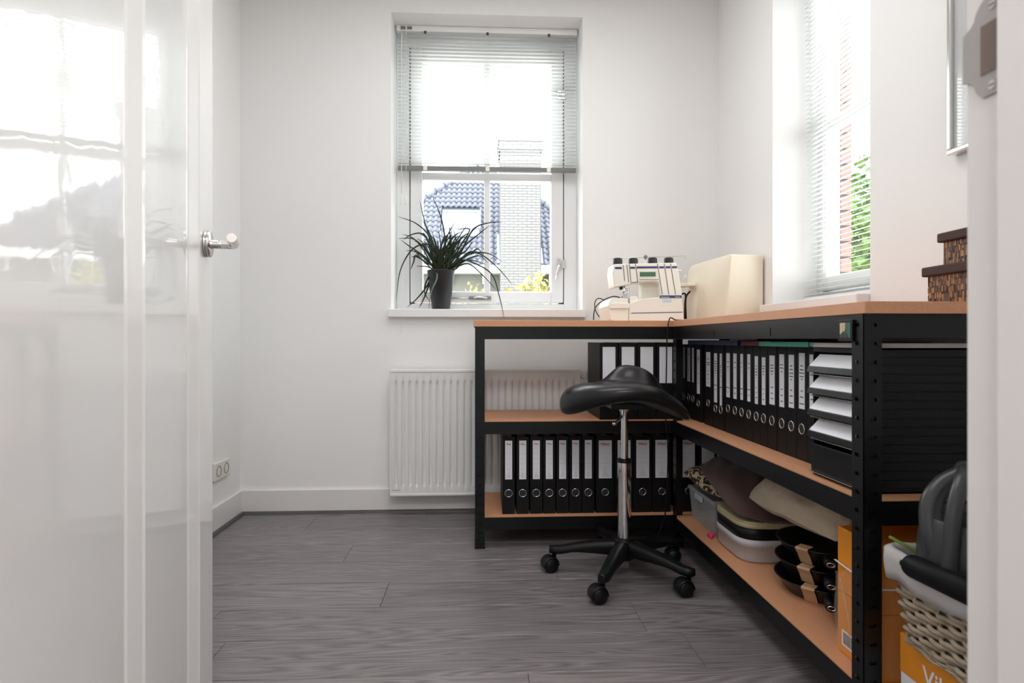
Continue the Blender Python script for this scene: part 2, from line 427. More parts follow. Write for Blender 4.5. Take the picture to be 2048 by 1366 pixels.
struct(MB().box(-1.1, -1.7, -0.05, 1.1, -1.6, ZC).build('wall_hall_back', M['wall']), 'white hall end wall')

# floor with separate laminate planks running across the room
floor = struct(MB().box(XL - 0.2, -1.6, -0.12, XR + 0.25, 3.3, -0.008).build('floor', M['plinth']), 'grey oak laminate floor')
PW = 0.197
y = 1.5175 - 9 * PW
row = 0
offs = [0.55, -0.1, 0.9, 0.32, 0.75, 0.1, 0.62, -0.05, 0.0, 0.84, 0.28, 0.66, 0.12, 0.5, 0.9, 0.3, 0.7, 0.05, 0.45, 0.6, 0.2, 0.8, 0.4, 0.9]
while y < 2.96:
    y1 = min(y + PW, 2.974)
    x = XL - 1.29 + (offs[row % len(offs)] % 1.0) * 1.29
    if row == 9: x = -1.175 + 0.46 - 1.29
    while x < XR:
        xa, xb = max(x, XL), min(x + 1.29, XR)
        if xb - xa > 0.02:
            g = 0.0009
            pb = MB(); c = 0.0018
            X0, X1, Y0, Y1 = xa + 0.0003, xb - 0.0003, y + g, y1 - g
            vs = [(X0, Y0, -0.008), (X1, Y0, -0.008), (X1, Y1, -0.008), (X0, Y1, -0.008),
                  (X0, Y0, -c), (X1, Y0, -c), (X1, Y1, -c), (X0, Y1, -c),
                  (X0 + c * 0.4, Y0 + c, 0), (X1 - c * 0.4, Y0 + c, 0), (X1 - c * 0.4, Y1 - c, 0), (X0 + c * 0.4, Y1 - c, 0)]
            fs = [(8, 9, 10, 11)]
            for k in range(4):
                k2 = (k + 1) % 4
                fs += [(k, k2, 4 + k2, 4 + k), (4 + k, 4 + k2, 8 + k2, 8 + k)]
            pb.add(vs, fs).build('plank', M['floor'], floor)
        x += 1.29
    y += PW; row += 1

# baseboards and the thin quadrant strips
def baseboard(name, pts):
    return struct(pts.build(name, M['base_white'], bevel=0.002))
baseboard('baseboard_back', MB().box(XL, YB - 0.014, 0.0, XR, YB, 0.115))
baseboard('baseboard_left', MB().box(XL, YF, 0.0, XL + 0.014, YB - 0.014, 0.115))
baseboard('baseboard_right', MB().box(XR - 0.014, YF, 0.0, XR, YB - 0.014, 0.115))
baseboard('baseboard_front', MB().box(0.55, YF, 0.0, XR - 0.014, YF + 0.014, 0.115))
struct(MB().prism([(YB - 0.014, 0), (YB - 0.030, 0), (YB - 0.026, 0.010), (YB - 0.014, 0.014)], 'x', XL + 0.014, XR - 0.014).build('trim_1', M['plinth']))
struct(MB().prism([(XL + 0.014, 0), (XL + 0.030, 0), (XL + 0.026, 0.010), (XL + 0.014, 0.014)], 'y', YF, YB - 0.03).build('trim_2', M['plinth']))

# door frame: two jambs with a rebate and a head
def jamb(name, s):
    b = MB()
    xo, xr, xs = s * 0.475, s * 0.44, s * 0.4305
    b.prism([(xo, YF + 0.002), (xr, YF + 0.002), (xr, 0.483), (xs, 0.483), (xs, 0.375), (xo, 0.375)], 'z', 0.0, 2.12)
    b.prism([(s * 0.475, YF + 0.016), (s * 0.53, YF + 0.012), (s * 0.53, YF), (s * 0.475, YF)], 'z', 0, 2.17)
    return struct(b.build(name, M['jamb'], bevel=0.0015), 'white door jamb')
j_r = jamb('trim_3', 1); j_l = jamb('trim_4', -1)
struct(MB().box(-0.475, 0.375, 2.095, 0.475, YF + 0.002, 2.13).build('trim_5', M['gloss_white']))

# strike plate in the jamb beside the camera
st = thing('strike_plate', 'steel lock strike plate with curved lip on the white door jamb', 'strike plate', (0.44, 0.505, 1.10))
prof = []
for i in range(25):
    w = i / 24.0; zz = 1.055 + 0.086 * w
    u = abs(w - 0.5) * 2
    prof.append((0.527 if u < 0.50 else (0.527 - 0.0125 * min(1, (u - 0.50) / 0.12) - 0.010 * max(0, (u - 0.62) / 0.38) ** 2.2), zz))
pl = MB(); pl.prism([(p[0], p[1]) for p in prof] + [(0.4845, 1.141), (0.4845, 1.055)], 'x', 0.4375, 0.44)
pl.build('plate', M['soft_steel'], st, bevel=0.0006)
MB().box(0.4366, 0.488, 1.075, 0.4378, 0.506, 1.118).build('latch_hole', M['strike_hole'], st)
for zz in (1.063, 1.132):
    s_ = MB().cyl((0.4378, 0.4945, zz), (0.4366, 0.4945, zz), 0.0038, 14).build('screw', M['steel'], st)
    MB().box(0.4362, 0.4915, zz - 0.0005, 0.4367, 0.4975, zz + 0.0005).build('screw_slot', M['grey_groove'], s_)

# ---------------------------------------------------------------- open door
DA = R(11.3)
door = struct_root('door_1', (-0.408, 0.486, 0.0), 'white high gloss panelled door standing open'); door.rotation_euler = (0, 0, DA); ORG[door] = (0, 0, 0)
sec = [(-0.043, 0.0), (-0.024, 0.0), (-0.024, 0.411), (-0.0215, 0.417), (-0.0145, 0.4545), (-0.012, 0.460), (-0.012, 0.684), (-0.0098, 0.690), (-0.0022, 0.722), (0.0, 0.7275), (0.0, 0.829), (-0.043, 0.829)]
sec_db = MB().prism(sec, 'z', 0.008, 2.09)
sec_db.build('door_leaf', M['door'], door, bevel=0.0008)
hz = 1.037
hd = MB()
Mx = Matrix.Rotation(PI / 2, 3, 'Y')
hd = MB().lathe([(0.0, 0.0), (0.0265, 0.0), (0.0265, 0.0045), (0.0255, 0.0048), (0.0255, 0.0055), (0.0265, 0.0058), (0.0265, 0.0095), (0.0255, 0.0105), (0.0, 0.0105)], (0, 0.768, hz), 36, Mx).build('rosette', M['steel'], door)
MB().lathe([(0.0095, 0.010), (0.0095, 0.014), (0.0085, 0.015), (0.0085, 0.024), (0.0079, 0.0245), (0.0079, 0.026), (0.0085, 0.0265), (0.0085, 0.029), (0.0079, 0.0295), (0.0085, 0.031), (0.0085, 0.05)], (0, 0.768, hz), 20, Mx).build('handle_shank', M['steel'], door)
MB().tube(spline([(0.044, 0.768, hz), (0.053, 0.764, hz), (0.058, 0.752, hz), (0.060, 0.735, hz), (0.067, 0.675, hz)], 6), 0.0088, 18).build('handle_lever', M['steel'], door)

# ---------------------------------------------------------------- windows
def make_window(name, label, to, wide0, wide1, sx0, sx1, gx0, gx1, mull=None):
    """to(u, d, z): point with u along the wall, d outwards from the room face of the frame"""
    root = struct_root(name, (0, 0, 0), label)
    def bx(b, u0, u1, d0, d1, z0, z1):
        p, q = to(u0, d0, z0), to(u1, d1, z1); return b.box(*p, *q)
    fz0, fz1 = WZ0 + 0.004, WZ1
    b = MB()
    bx(b, wide0, sx0 - 0.005, 0, 0.075, fz0, fz1); bx(b, sx1 + 0.005, wide1, 0, 0.075, fz0, fz1)
    bx(b, sx0 - 0.005, sx1 + 0.005, 0, 0.075, 2.377, fz1); bx(b, sx0 - 0.005, sx1 + 0.005, 0, 0.075, fz0, 1.034)
    b.build('outer_frame', M['plastic_frame'], root, bevel=0.003)
    b = MB()
    bx(b, sx0 - 0.005, sx0 + 0.02, 0.012, 0.03, 1.034, 2.377); bx(b, sx1 - 0.02, sx1 + 0.005, 0.012, 0.03, 1.034, 2.377)
    b.build('gasket', M['gasket'], root)
    b = MB()
    bx(b, sx0, gx0, -0.010, 0.05, 1.040, 2.371); bx(b, gx1, sx1, -0.010, 0.05, 1.040, 2.371)
    bx(b, gx0, gx1, -0.010, 0.05, 2.300, 2.371); bx(b, gx0, gx1, -0.010, 0.05, 1.040, 1.098)
    b.build('sash', M['plastic_frame'], root, bevel=0.006)
    us = [(gx0, gx1)]
    if mull:
        b = MB(); bx(b, mull[0], mull[1], -0.002, 0.045, 1.098, 2.300); b.build('mullion', M['plastic_frame'], root, bevel=0.004)
        us = [(gx0, mull[0]), (mull[1], gx1)]
    b = MB(); bx(b, gx0, gx1, -0.003, 0.045, 1.683, 1.722); b.build('transom', M['plastic_frame'], root, bevel=0.004)
    for (ua, ub) in us:
        for (za, zb) in ((1.098, 1.683), (1.722, 2.300)):
            b = MB(); bx(b, ua, ub, 0.020, 0.024, za, zb); b.build('pane', M['glass'], root)
    return root, bx
FY = 3.165
win1, bx1 = make_window('window_1', 'white plastic window with a cross bar in the back wall', lambda u, d, z: (u, FY + d, z), WX0, WX1, -0.3768, 0.4264, -0.313, 0.3616, (0.008, 0.040))
FX = 1.380
win2, bx2 = make_window('window_2', 'white plastic window above the long workbench', lambda u, d, z: (FX + d, u, z), RY0, RY1, RY0 + 0.04, RY1 - 0.040, RY0 + 0.095, RY1 - 0.078)
# handles of the back window
def casement_handle(z, sgn):
    hp = MB().box(0.396, FY - 0.014, z - 0.032, 0.414, FY - 0.010, z + 0.032).build('handle_plate', M['silver'], win1, bevel=0.001)
    MB().cyl((0.405, FY - 0.012, z), (0.405, FY - 0.034, z), 0.006, 12).build('handle_pivot', M['silver'], hp)
    if sgn > 0: path = [(0.405, FY - 0.034, z), (0.398, FY - 0.037, z - 0.02), (0.384, FY - 0.037, z - 0.082)]
    else: path = [(0.405, FY - 0.034, z), (0.385, FY - 0.037, z + 0.006), (0.325, FY - 0.037, z + 0.022)]
    MB().tube(path, [0.006, 0.006, 0.0045], 10).build('handle_lever', M['silver'], hp)
    MB().box(0.414, FY - 0.016, z - 0.022, 0.436, FY, z + 0.022).build('keep', M['silver'], hp, bevel=0.001)
casement_handle(1.243, 1); casement_handle(2.135, -1)
a0, a1 = at(880, 598, Y=FY - 0.02), at(982, 597, Y=FY - 0.02)
stay = MB().tube([(-0.24, FY - 0.02, 1.063), (a1.x - 0.02, FY - 0.02, 1.063)], 0.004, 8).build('stay_bar', M['steel'], win1)
MB().box(a1.x - 0.115, FY - 0.028, 1.054, a1.x, FY - 0.010, 1.072).build('stay_catch', M['rail_grey'], stay, bevel=0.002)
MB().tube(spline([(a1.x - 0.09, FY - 0.03, 1.063), (a1.x - 0.06, FY - 0.034, 1.067), (a1.x - 0.02, FY - 0.03, 1.062)], 6), 0.005, 8).build('stay_lever', M['steel'], stay)

# sills
struct(MB().box(-0.459, 2.940, 0.955, 0.509, 3.166, 0.995).build('trim_6', M['gloss_white'], bevel=0.004, seg=3), 'white sill of the back window')
struct(MB().box(1.148, RY0 + 0.002, 0.948, 1.382, RY1 + 0.03, 0.988).build('trim_7', M['gloss_white'], bevel=0.004, seg=3), 'white sill above the long workbench')

# ---------------------------------------------------------------- venetian blinds
def slat_mesh(length, axis, tilt):
    b = MB(); n = 4
    top = []; bot = []
    for i in range(n + 1):
        w = (i / n - 0.5) * 0.025
        h = 0.0016 * (1 - (2 * i / n - 1) ** 2)
        ww, hh = w * math.cos(tilt) - h * math.sin(tilt), w * math.sin(tilt) + h * math.cos(tilt)
        top.append((ww, hh + 0.0002)); bot.append((ww, hh - 0.0002))
    poly = top + bot[::-1]
    vs = []
    for a in (-length / 2, length / 2):
        for (w, h) in poly: vs.append((a, w, h) if axis == 'x' else (w, a, h))
    m = len(poly); fs = [(k, (k + 1) % m, m + (k + 1) % m, m + k) for k in range(m)]
    for k in range(n):
        fs += [(k, k + 1, m - 2 - k, m - 1 - k), (m + k, m + m - 1 - k, m + m - 2 - k, m + k + 1)]
    b.add(vs, fs, True)
    return b.mesh('slat', M['slat'])
# back window: lowered half way
BY = 3.11
bl = thing('venetian_blind', 'white venetian blind lowered half way over the back window', 'blind', (0.025, BY, WZ1))
MB().box(-0.439, BY - 0.020, 2.424, 0.490, BY + 0.016, 2.4535).build('head_rail', M['slat'], bl, bevel=0.002)
for x in (-0.418, -0.385):
    MB().box(x, BY - 0.0215, 2.431, x + 0.025, BY - 0.019, 2.447).build('cord_lock', M['rail_grey'], bl)
n1 = 36
sm = slat_mesh(0.918, 'x', R(6))
for k in range(n1):
    z = 2.408 - k * (2.408 - 1.752) / (n1 - 1)
    place(sm, 'slat', bl, (0.0255, BY, z))
MB().box(-0.4345, BY - 0.014, 1.716, 0.4855, BY + 0.014, 1.738).build('bottom_rail', M['rail_grey'], bl, bevel=0.003)
for px in (851, 975, 1097):
    x = at(px, 80, Y=BY).x
    MB().box(x - 0.010, BY - 0.0160, 1.714, x + 0.010, BY - 0.0135, 1.739).build('rail_clip', M['cream'], bl)
    MB().box(x - 0.006, BY - 0.022, 2.413, x + 0.006, BY - 0.016, 2.426).build('cord_guide', M['grey_groove'], bl)
    for dy in (-0.0135, 0.0135):
        MB().tube([(x, BY + dy, 1.735), (x, BY + dy, 2.424)], 0.0006, 5).build('ladder_cord', M['cord_white'], bl)
for px, zb, r in ((803, 1.70, 0.0024), (812, 1.70, 0.0012)):
    x = at(px, 300, Y=BY - 0.03).x
    MB().tube([(x, BY - 0.022, 2.43), (x, BY - 0.030, 2.36), (x, BY - 0.030, 1.59)], r, 8).build('pull_cord', M['cord_white'], bl)
    MB().lathe([(0, -0.03), (0.0052, -0.028), (0.0048, 0.0), (0.002, 0.028), (0, 0.03)], (x, BY - 0.030, 1.562), 12).build('cord_tassel', M['slat'], bl)
# the long cord that hangs in front of the sill
cx = at(803, 600, Y=2.93).x
MB().tube(spline([(at(805, 330, Y=BY - 0.03).x, BY - 0.030, 1.70), (cx, 3.03, 1.25), (cx, 2.937, 1.01), (cx, 2.930, 0.90)], 6), 0.0008, 6).build('lift_cord', M['cord_white'], bl)
MB().lathe([(0, -0.012), (0.002, -0.01), (0.002, 0.01), (0, 0.012)], (cx, 2.93, 0.89), 8).build('cord_end', M['cord_white'], bl)

# right window: lowered to the sill
BX = 1.332
br = thing('venetian_blind', 'white venetian blind lowered down to the sill over the long workbench', 'blind', (BX, 2.1, WZ1))
MB().box(BX - 0.018, RY0 + 0.008, 2.424, BX + 0.018, RY1 - 0.008, 2.4535).build('head_rail', M['slat'], br, bevel=0.002)
n2 = 74
sm2 = slat_mesh(RY1 - RY0 - 0.022, 'y', R(9))
for k in range(n2):
    place(sm2, 'slat', br, (BX, (RY0 + RY1) / 2, 2.408 - k * (2.408 - 1.028) / (n2 - 1)))
MB().box(BX - 0.014, RY0 + 0.010, 0.996, BX + 0.014, RY1 - 0.010, 1.016).build('bottom_rail', M['slat'], br, bevel=0.003)
for y in (RY0 + 0.12, RY1 - 0.10):
    for dx in (-0.0135, 0.0135):
        MB().tube([(BX + dx, y, 1.01), (BX + dx, y, 2.424)], 0.0006, 5).build('ladder_cord', M['cord_white'], br)

# outer brick leaf beside the right window, seen through its glass
wb = struct(MB().box(1.444, 2.352, 0.0, 1.482, 3.4, 2.75).build('wall_outside', M['mortar']), 'red brick outer wall beside the right window')
bk = MB().box(0, 0, 0, 0.044, 0.21, 0.052); bme = bk.mesh('brick', M['brick_red'])
bk2 = MB().box(0, 0, 0, 0.044, 0.10, 0.052); bme2 = bk2.mesh('brick', M['brick_red'])
for k in range(28):
    z = 0.93 + k * 0.0625
    if k % 2: place(bme2, 'brick', wb, (1.4415, 2.348, z)); place(bme, 'brick', wb, (1.4415, 2.458, z))
    else: place(bme, 'brick', wb, (1.4415, 2.348, z))

# ---------------------------------------------------------------- picture and socket on the walls
pf = thing('picture_frame', 'picture in a slim silver frame on the wall above the cane boxes', 'picture', (1.18, 1.23, 1.306))
y0, y1, z0, z1, w = 1.00, 1.453, 1.306, 1.92, 0.013
for nm, bb in (('frame_bar', (1.164, y0, z0, XR, y1, z0 + w)), ('frame_bar', (1.164, y0, z1 - w, XR, y1, z1)), ('frame_bar', (1.164, y0, z0 + w, XR, y0 + w, z1 - w)), ('frame_bar', (1.164, y1 - w, z0 + w, XR, y1, z1 - w))):
    MB().box(*bb).build(nm, M['silver'], pf, bevel=0.003)
MB().box(1.174, y0 + w, z0 + w, 1.180, y1 - w, z1 - w).build('print', M['picture'], pf)

so = thing('wall_socket', 'white double wall socket above the baseboard beside the door', 'socket', (XL, 2.75, 0.263))
MB().box(XL, 2.672, 0.224, XL + 0.012, 2.828, 0.303).build('cover_plate', M['socket'], so, bevel=0.004)
for yy in (2.712, 2.788):
    Mr = Matrix.Rotation(PI / 2, 3, 'Y')
    d = MB().lathe([(0.0, -0.010), (0.019, -0.010), (0.0205, 0.0), (0.0225, 0.0015), (0.0245, 0.0)], (XL + 0.0125, yy, 0.263), 26, Mr).build('outlet', M['socket_shade'], so)
    for dz in (-0.0095, 0.0095):
        MB().cyl((XL + 0.0022, yy + dz, 0.263), (XL + 0.0042, yy + dz, 0.263), 0.0026, 10).build('pin_hole', M['gasket'], d)

# ---------------------------------------------------------------- radiator
rx0, rx1, rz0, rz1, ryf = -0.438, 0.469, 0.103, 0.700, 2.872
ra = thing('radiator', 'white panel radiator with vertical flutes under the back window', 'radiator', ((rx0 + rx1) / 2, 2.92, rz0))
NF = 27; pitch = (rx1 - rx0 - 0.024) / NF
def rad_fn(u, v):
    x = rx0 + u * (rx1 - rx0); z = rz0 + 0.010 + v * (rz1 - rz0 - 0.022)
    inn = min(max((x - rx0 - 0.012) / 0.004, 0), 1) * min(max((rx1 - 0.012 - x) / 0.004, 0), 1)
    zt = min(max((z - rz0 - 0.042) / 0.016, 0), 1) * min(max((rz1 - 0.048 - z) / 0.016, 0), 1)
    ph = ((x - rx0 - 0.012) / pitch) % 1.0
    g = max(0.0, 1 - abs(ph - 0.5) / 0.24); g = g * g * (3 - 2 * g)
    return (x, ryf + 0.0115 * (g if inn and zt else 0) * zt * inn, z)
rb = MB()
cols = NF * 12
us = cols
zs = [0, 0.055, 0.060, 0.066, 0.073, 0.080, 0.085, 0.25, 0.5, 0.75, 0.905, 0.912, 0.919, 0.926, 0.933, 0.94, 1.0]
def rf(u, v):
    k = int(round(v * (len(zs) - 1))); return rad_fn(u, zs[k])
rb.grid(rf, us, len(zs) - 1)
rb.build('front_panel', M['rad'], ra)
MB().box(rx0 + 0.003, ryf + 0.013, rz0 + 0.004, rx1 - 0.003, ryf + 0.022, rz1 - 0.008).build('back_plate', M['rad'], ra)
MB().box(rx0 + 0.01, 2.935, rz0 + 0.01, rx1 - 0.01, 2.950, rz1 - 0.02).build('rear_panel', M['rad'], ra)
tg = MB().box(rx0 - 0.004, ryf - 0.002, rz1 - 0.012, rx1 + 0.004, 2.952, rz1 + 0.002).build('top_grille', M['rad'], ra, bevel=0.003)
MB().box(rx0 - 0.003, ryf - 0.001, rz0 + 0.010, rx0 + 0.003, 2.952, rz1 - 0.011).build('side_cover', M['rad'], ra, bevel=0.002)
MB().box(rx1 - 0.003, ryf - 0.001, rz0 + 0.010, rx1 + 0.003, 2.952, rz1 - 0.011).build('side_cover', M['rad'], ra, bevel=0.002)
MB().box(rx0, ryf - 0.003, rz0 - 0.002, rx1, 2.952, rz0 + 0.011).build('bottom_edge', M['rad'], ra, bevel=0.003)
pb = MB()
for k in range(6): pb.box(rx0 + 0.012 + k * 0.006, ryf - 0.0006, rz0 + 0.025, rx0 + 0.016 + k * 0.006, ryf + 0.001, rz0 + 0.030)
pb.build('maker_print', M['print_grey'], ra, kind='stuff')
v_ = MB().cyl((rx1 + 0.003, 2.91, 0.665), (rx1 + 0.035, 2.91, 0.665), 0.008, 12).build('valve_pipe', M['chrome'], ra)
MB().lathe([(0, -0.02), (0.013, -0.02), (0.015, -0.015), (0.015, 0.018), (0.012, 0.022), (0, 0.022)], (rx1 + 0.03, 2.91, 0.672), 18).build('valve_knob', M['base_white'], ra)
for x in (-0.25, 0.25): MB().box(x - 0.015, 2.950, 0.18, x + 0.015, YB - 0.001, 0.62).build('bracket', M['rad'], ra)
MB().cyl((rx0 - 0.010, 2.93, rz1 - 0.03), (rx0 + 0.0, 2.93, rz1 - 0.03), 0.006, 10).build('bleed_plug', M['steel'], ra)

# ---------------------------------------------------------------- workbenches (boltless steel frames with hardboard shelves)
def post(root, x, y, sx, sy, holes=True, h=0.897):
    """L profile standing at the outer corner (x,y); its flanges run towards sx and sy"""
    t, w = 0.0016, 0.039
    b = MB()
    ns = 23; p = 0.0385
    hs = [(0.012 + k * p + 0.012, 0.012 + k * p + 0.0195) for k in range(ns) if 0.012 + k * p + 0.02 < h] if holes else []
    for along in ('x', 'y'):
        def bx(a0, a1, z0, z1):
            if along == 'x': b.box(x + sx * a0, y, z0, x + sx * a1, y + sy * t, z1)
            else: b.box(x, y + sy * a0, z0, x + sx * t, y + sy * a1, z1)
        if not hs: bx(0, w, 0.004, h); continue
        bx(0, 0.013, 0.004, h); bx(0.028, w, 0.004, h)
        z = 0.004
        for (za, zb) in hs: bx(0.013, 0.028, z, za); z = zb
        bx(0.013, 0.028, z, h)
    if hs:
        b.box(x + sx * 0.010, y + sy * 0.004, 0.01, x + sx * 0.031, y + sy * 0.005, h - 0.01)  # backing strips added behind the slots to keep them dark
        b.box(x + sx * 0.004, y + sy * 0.010, 0.01, x + sx * 0.005, y + sy * 0.031, h - 0.01)
        for (za, zb) in hs:  # thin lips added under the slots to catch light
            b.box(x + sx * 0.013, y - sy * 0.0005, za - 0.0012, x + sx * 0.028, y + sy * 0.003, za)
            b.box(x - sx * 0.0005, y + sy * 0.013, za - 0.0012, x + sx * 0.003, y + sy * 0.028, za)
    o = b.build('post', M['black_metal'], root)
    MB().box(x - sx * 0.001, y - sy * 0.001, 0, x + sx * (w + 0.001), y + sy * 0.006, 0.035).box(x - sx * 0.001, y + sy * 0.006, 0, x + sx * 0.006, y + sy * (w + 0.001), 0.035).build('foot_cap', M['black_plastic'], o)
    return o
def beam(root, p0, p1, ztop, out, slots=()):
    """C section rail between two posts; out = outward unit vector; slots: positions along the rail"""
    t, h = 0.0015, 0.050
    P0, P1 = Vector(p0), Vector(p1); L = (P1 - P0).length; d = (P1 - P0) / L; o = Vector(out)
    b = MB()
    def bx(a0, a1, n0, n1, z0, z1):
        q0 = P0 + d * a0 + o * n0; q1 = P0 + d * a1 + o * n1
        b.box(q0.x, q0.y, z0, q1.x, q1.y, z1)
    a = 0.0
    for s in sorted(slots):
        bx(a, s - 0.0025, -t, 0, ztop - h, ztop); bx(s - 0.0025, s + 0.0025, -t, 0, ztop - h, ztop - h + 0.008); bx(s - 0.0025, s + 0.0025, -t, 0, ztop - 0.021, ztop); a = s + 0.0025
    bx(a, L, -t, 0, ztop - h, ztop)
    bx(0, L, -0.014, -t, ztop - h, ztop - h + t)
    bx(0, L, -0.020, -t, ztop - 0.011, ztop - 0.011 + t)
    return b.build('beam', M['black_metal'], root)
def bench(name, label, x0, x1, y0, y1, slots_side=None):
    root = thing(name, label, 'workbench', ((x0 + x1) / 2, (y0 + y1) / 2, 0))
    post(root, x0, y0, 1, 1); post(root, x1, y0, -1, 1); post(root, x0, y1, 1, -1); post(root, x1, y1, -1, -1)
    i = 0.0022
    for zt in (0.897, 0.512, 0.125):
        beam(root, (x0 + 0.03, y0 + i, 0), (x1 - 0.03, y0 + i, 0), zt, (0, -1, 0))
        beam(root, (x0 + 0.03, y1 - i, 0), (x1 - 0.03, y1 - i, 0), zt, (0, 1, 0))
        beam(root, (x0 + i, y0 + 0.03, 0), (x0 + i, y1 - 0.03, 0), zt, (-1, 0, 0), slots_side if (zt > 0.8 and slots_side) else ())
        beam(root, (x1 - i, y0 + 0.03, 0), (x1 - i, y1 - 0.03, 0), zt, (1, 0, 0))
    for zt in (0.512, 0.125):
        MB().box(x0 + 0.004, y0 + 0.004, zt - 0.008, x1 - 0.004, y1 - 0.004, zt + 0.003).build('shelf', M['chipboard'], root)
    return root
bl_ = bench('workbench', 'black steel workbench with hardboard shelves in front of the radiator', -0.030, 1.172, 2.426, 2.826)
MB().box(-0.036, 2.420, 0.8975, 1.178, 2.832, 0.9225).build('tabletop', M['chipboard'], bl_, bevel=0.0012)
ysl = [at(1426, 660, X=0.7766).y - 1.19 - 0.03, at(1538.5, 660, X=0.7766).y - 1.19 - 0.03]
brt = bench('workbench', 'long black steel workbench with hardboard shelves under the right-hand window', 0.7780, 1.172, 1.190, 2.417, ysl)
MB().box(0.7766, 1.183, 0.8975, 1.180, 2.4195, 0.9225).build('tabletop', M['chipboard'], brt, bevel=0.0012)
SH_M, SH_L = 0.515, 0.128

# ---------------------------------------------------------------- lever arch files
def binder(w, label_w, lz0, lz1, ring_z, ring_r, style, tall=0.318, text=None, D=0.285):
    """spine towards -Y at y=0"""
    root = thing('lever_arch_file', '', 'binder')
    t = 0.0025; h = w / 2
    MB().box(-h, 0, 0, h, t, tall).box(-h, t, 0, -h + t, D, tall).box(h - t, t, 0, h, D, tall).build('cover', M['binder'], root, bevel=0.0012)
    MB().box(-h + 0.006, 0.035, 0.012, h - 0.008, D - 0.01, tall - 0.012).build('sheets', M['paper'], root)
    for dx in (-0.012, 0.012):
        if abs(dx) < h - 0.006: MB().tube([(dx, t, 0.10), (dx, t + 0.025, 0.10)], 0.0015, 6).build('ring_wire', M['chrome'], root)
    lb = MB().box(-label_w / 2, -0.0008, lz0, label_w / 2, 0, lz1).build('label', M['label'], root)
    rr = []
    for i in range(24):
        a = 2 * PI * i / 24; rr.append((ring_r * math.cos(a), -0.0008, ring_z + ring_r * math.sin(a)))
    MB().tube(rr, 0.0014, 6, closed=True).build('finger_ring', M['chrome'], root)
    MB().cyl((0, -0.0004, ring_z), (0, 0.0002, ring_z), ring_r - 0.001, 20).build('finger_hole', M['gasket'], root)
    H = lz1 - lz0
    if style == 'shop':
        tm = text
        o = place(tm, 'lettering', lb, (-label_w * 0.36, -0.0010, lz1 - 0.0165 if label_w < 0.04 else lz1 - 0.020), (PI / 2, 0, 0))
        g = MB()
        for fz in (0.345, 0.47, 0.60):
            g.box(-label_w * 0.40, -0.0010, lz1 - H * fz - 0.0003, label_w * 0.40, -0.0008, lz1 - H * fz + 0.0003)
        for k in range(5):
            ww = label_w * (0.12 + 0.05 * k)
            g.box(-ww, -0.0010, lz0 + 0.026 - k * 0.0045, ww, -0.0008, lz0 + 0.0272 - k * 0.0045)
        cz = lz0 + 0.041
        n = 10
        for i in range(n):
            if i in (6, 7): continue
            a, b2 = 2 * PI * i / n, 2 * PI * (i + 1) / n
            p = [(0.0045 * math.cos(a), cz + 0.0045 * math.sin(a)), (0.0045 * math.cos(b2), cz + 0.0045 * math.sin(b2)), (0.0038 * math.cos(b2), cz + 0.0038 * math.sin(b2)), (0.0038 * math.cos(a), cz + 0.0038 * math.sin(a))]
            g.prism(p, 'y', -0.0010, -0.0008)
        g.prism([(-0.0005, cz - 0.008), (0.0005, cz - 0.008), (0.0005, cz - 0.003), (-0.0005, cz - 0.003)], 'y', -0.0010, -0.0008)
        g.build('printed_form', M['print_grey'], lb, kind='stuff')
    elif style == 'typed':
        pass
    return root, lb
def typed(lb, lw, lz0, lz1, lines):
    """short typed words on a label: (height fraction from top, width fraction)"""
    g = MB(); H = lz1 - lz0
    for fz, fw in lines:
        z = lz1 - H * fz; x = -lw * fw / 2; x1 = lw * fw / 2
        while x < x1 - 0.0004:
            cw = 0.0011 + 0.0011 * random.random(); hh = 0.0024 + 0.0012 * random.random()
            g.box(x, -0.0010, z, min(x + cw, x1), -0.0008, z + hh); x += cw + 0.0006
    g.build('typed_lines', M['print_black'], lb, kind='stuff')
tv_s = text_mesh('Viking', 0.0078, M['print_red'], 0.0002)
tv_b = text_mesh('Viking', 0.0150, M['print_red'], 0.0003)
proto_n, _ = binder(0.0505, 0.0290, 0.143, 0.302, 0.086, 0.0152, 'shop', text=tv_s)
proto_w, _ = binder(0.0760, 0.0540, 0.143, 0.300, 0.086, 0.0142, 'shop', text=tv_b)
ORD = ['first', 'second', 'third', 'fourth', 'fifth', 'sixth', 'seventh', 'eighth', 'ninth', 'tenth', 'eleventh', 'twelfth', 'thirteenth', 'fourteenth', 'fifteenth', 'sixteenth', 'seventeenth', 'eighteenth', 'nineteenth']
first = {}
def put(proto, loc, rz, label, group, tilt=0):
    o = proto if proto not in first else copy_tree(proto)
    first[proto] = 1
    o.location = loc; o.rotation_euler = (0, tilt, rz); o['label'] = label; o['group'] = group
    return o
YS = 2.462
for i, px in enumerate((1017.3, 1045.5, 1072.6, 1098.6, 1125.2, 1151.2, 1176.6)):
    x = at(px, 900, Y=YS).x
    put(proto_n, (x, YS, SH_L), 0, f'narrow black binder with a blank white label, {ORD[i]} from the radiator on the bottom shelf', 'narrow binders on the bottom shelf')
for i, px in enumerate((1210.5, 1248.0, 1285.5, 1323.6, 1377, 1416)):
    x = at(px, 900, Y=YS).x
    put(proto_w, (x, YS, SH_L), 0, f'wide black binder, {ORD[i]} after the narrow binders on the bottom shelf', 'wide binders on the bottom shelf')
proto_u, lbu = binder(0.0760, 0.0530, 0.150, 0.300, 0.090, 0.0142, 'plain')
for i, px in enumerate((1218.0, 1256.0, 1293.5, 1331.5)):
    x = at(px, 900, Y=2.452).x
    put(proto_u, (x, 2.452, SH_M), 0, f'wide black binder with an unmarked label, {ORD[i]} from the radiator valve behind the stool', 'wide binders behind the stool')
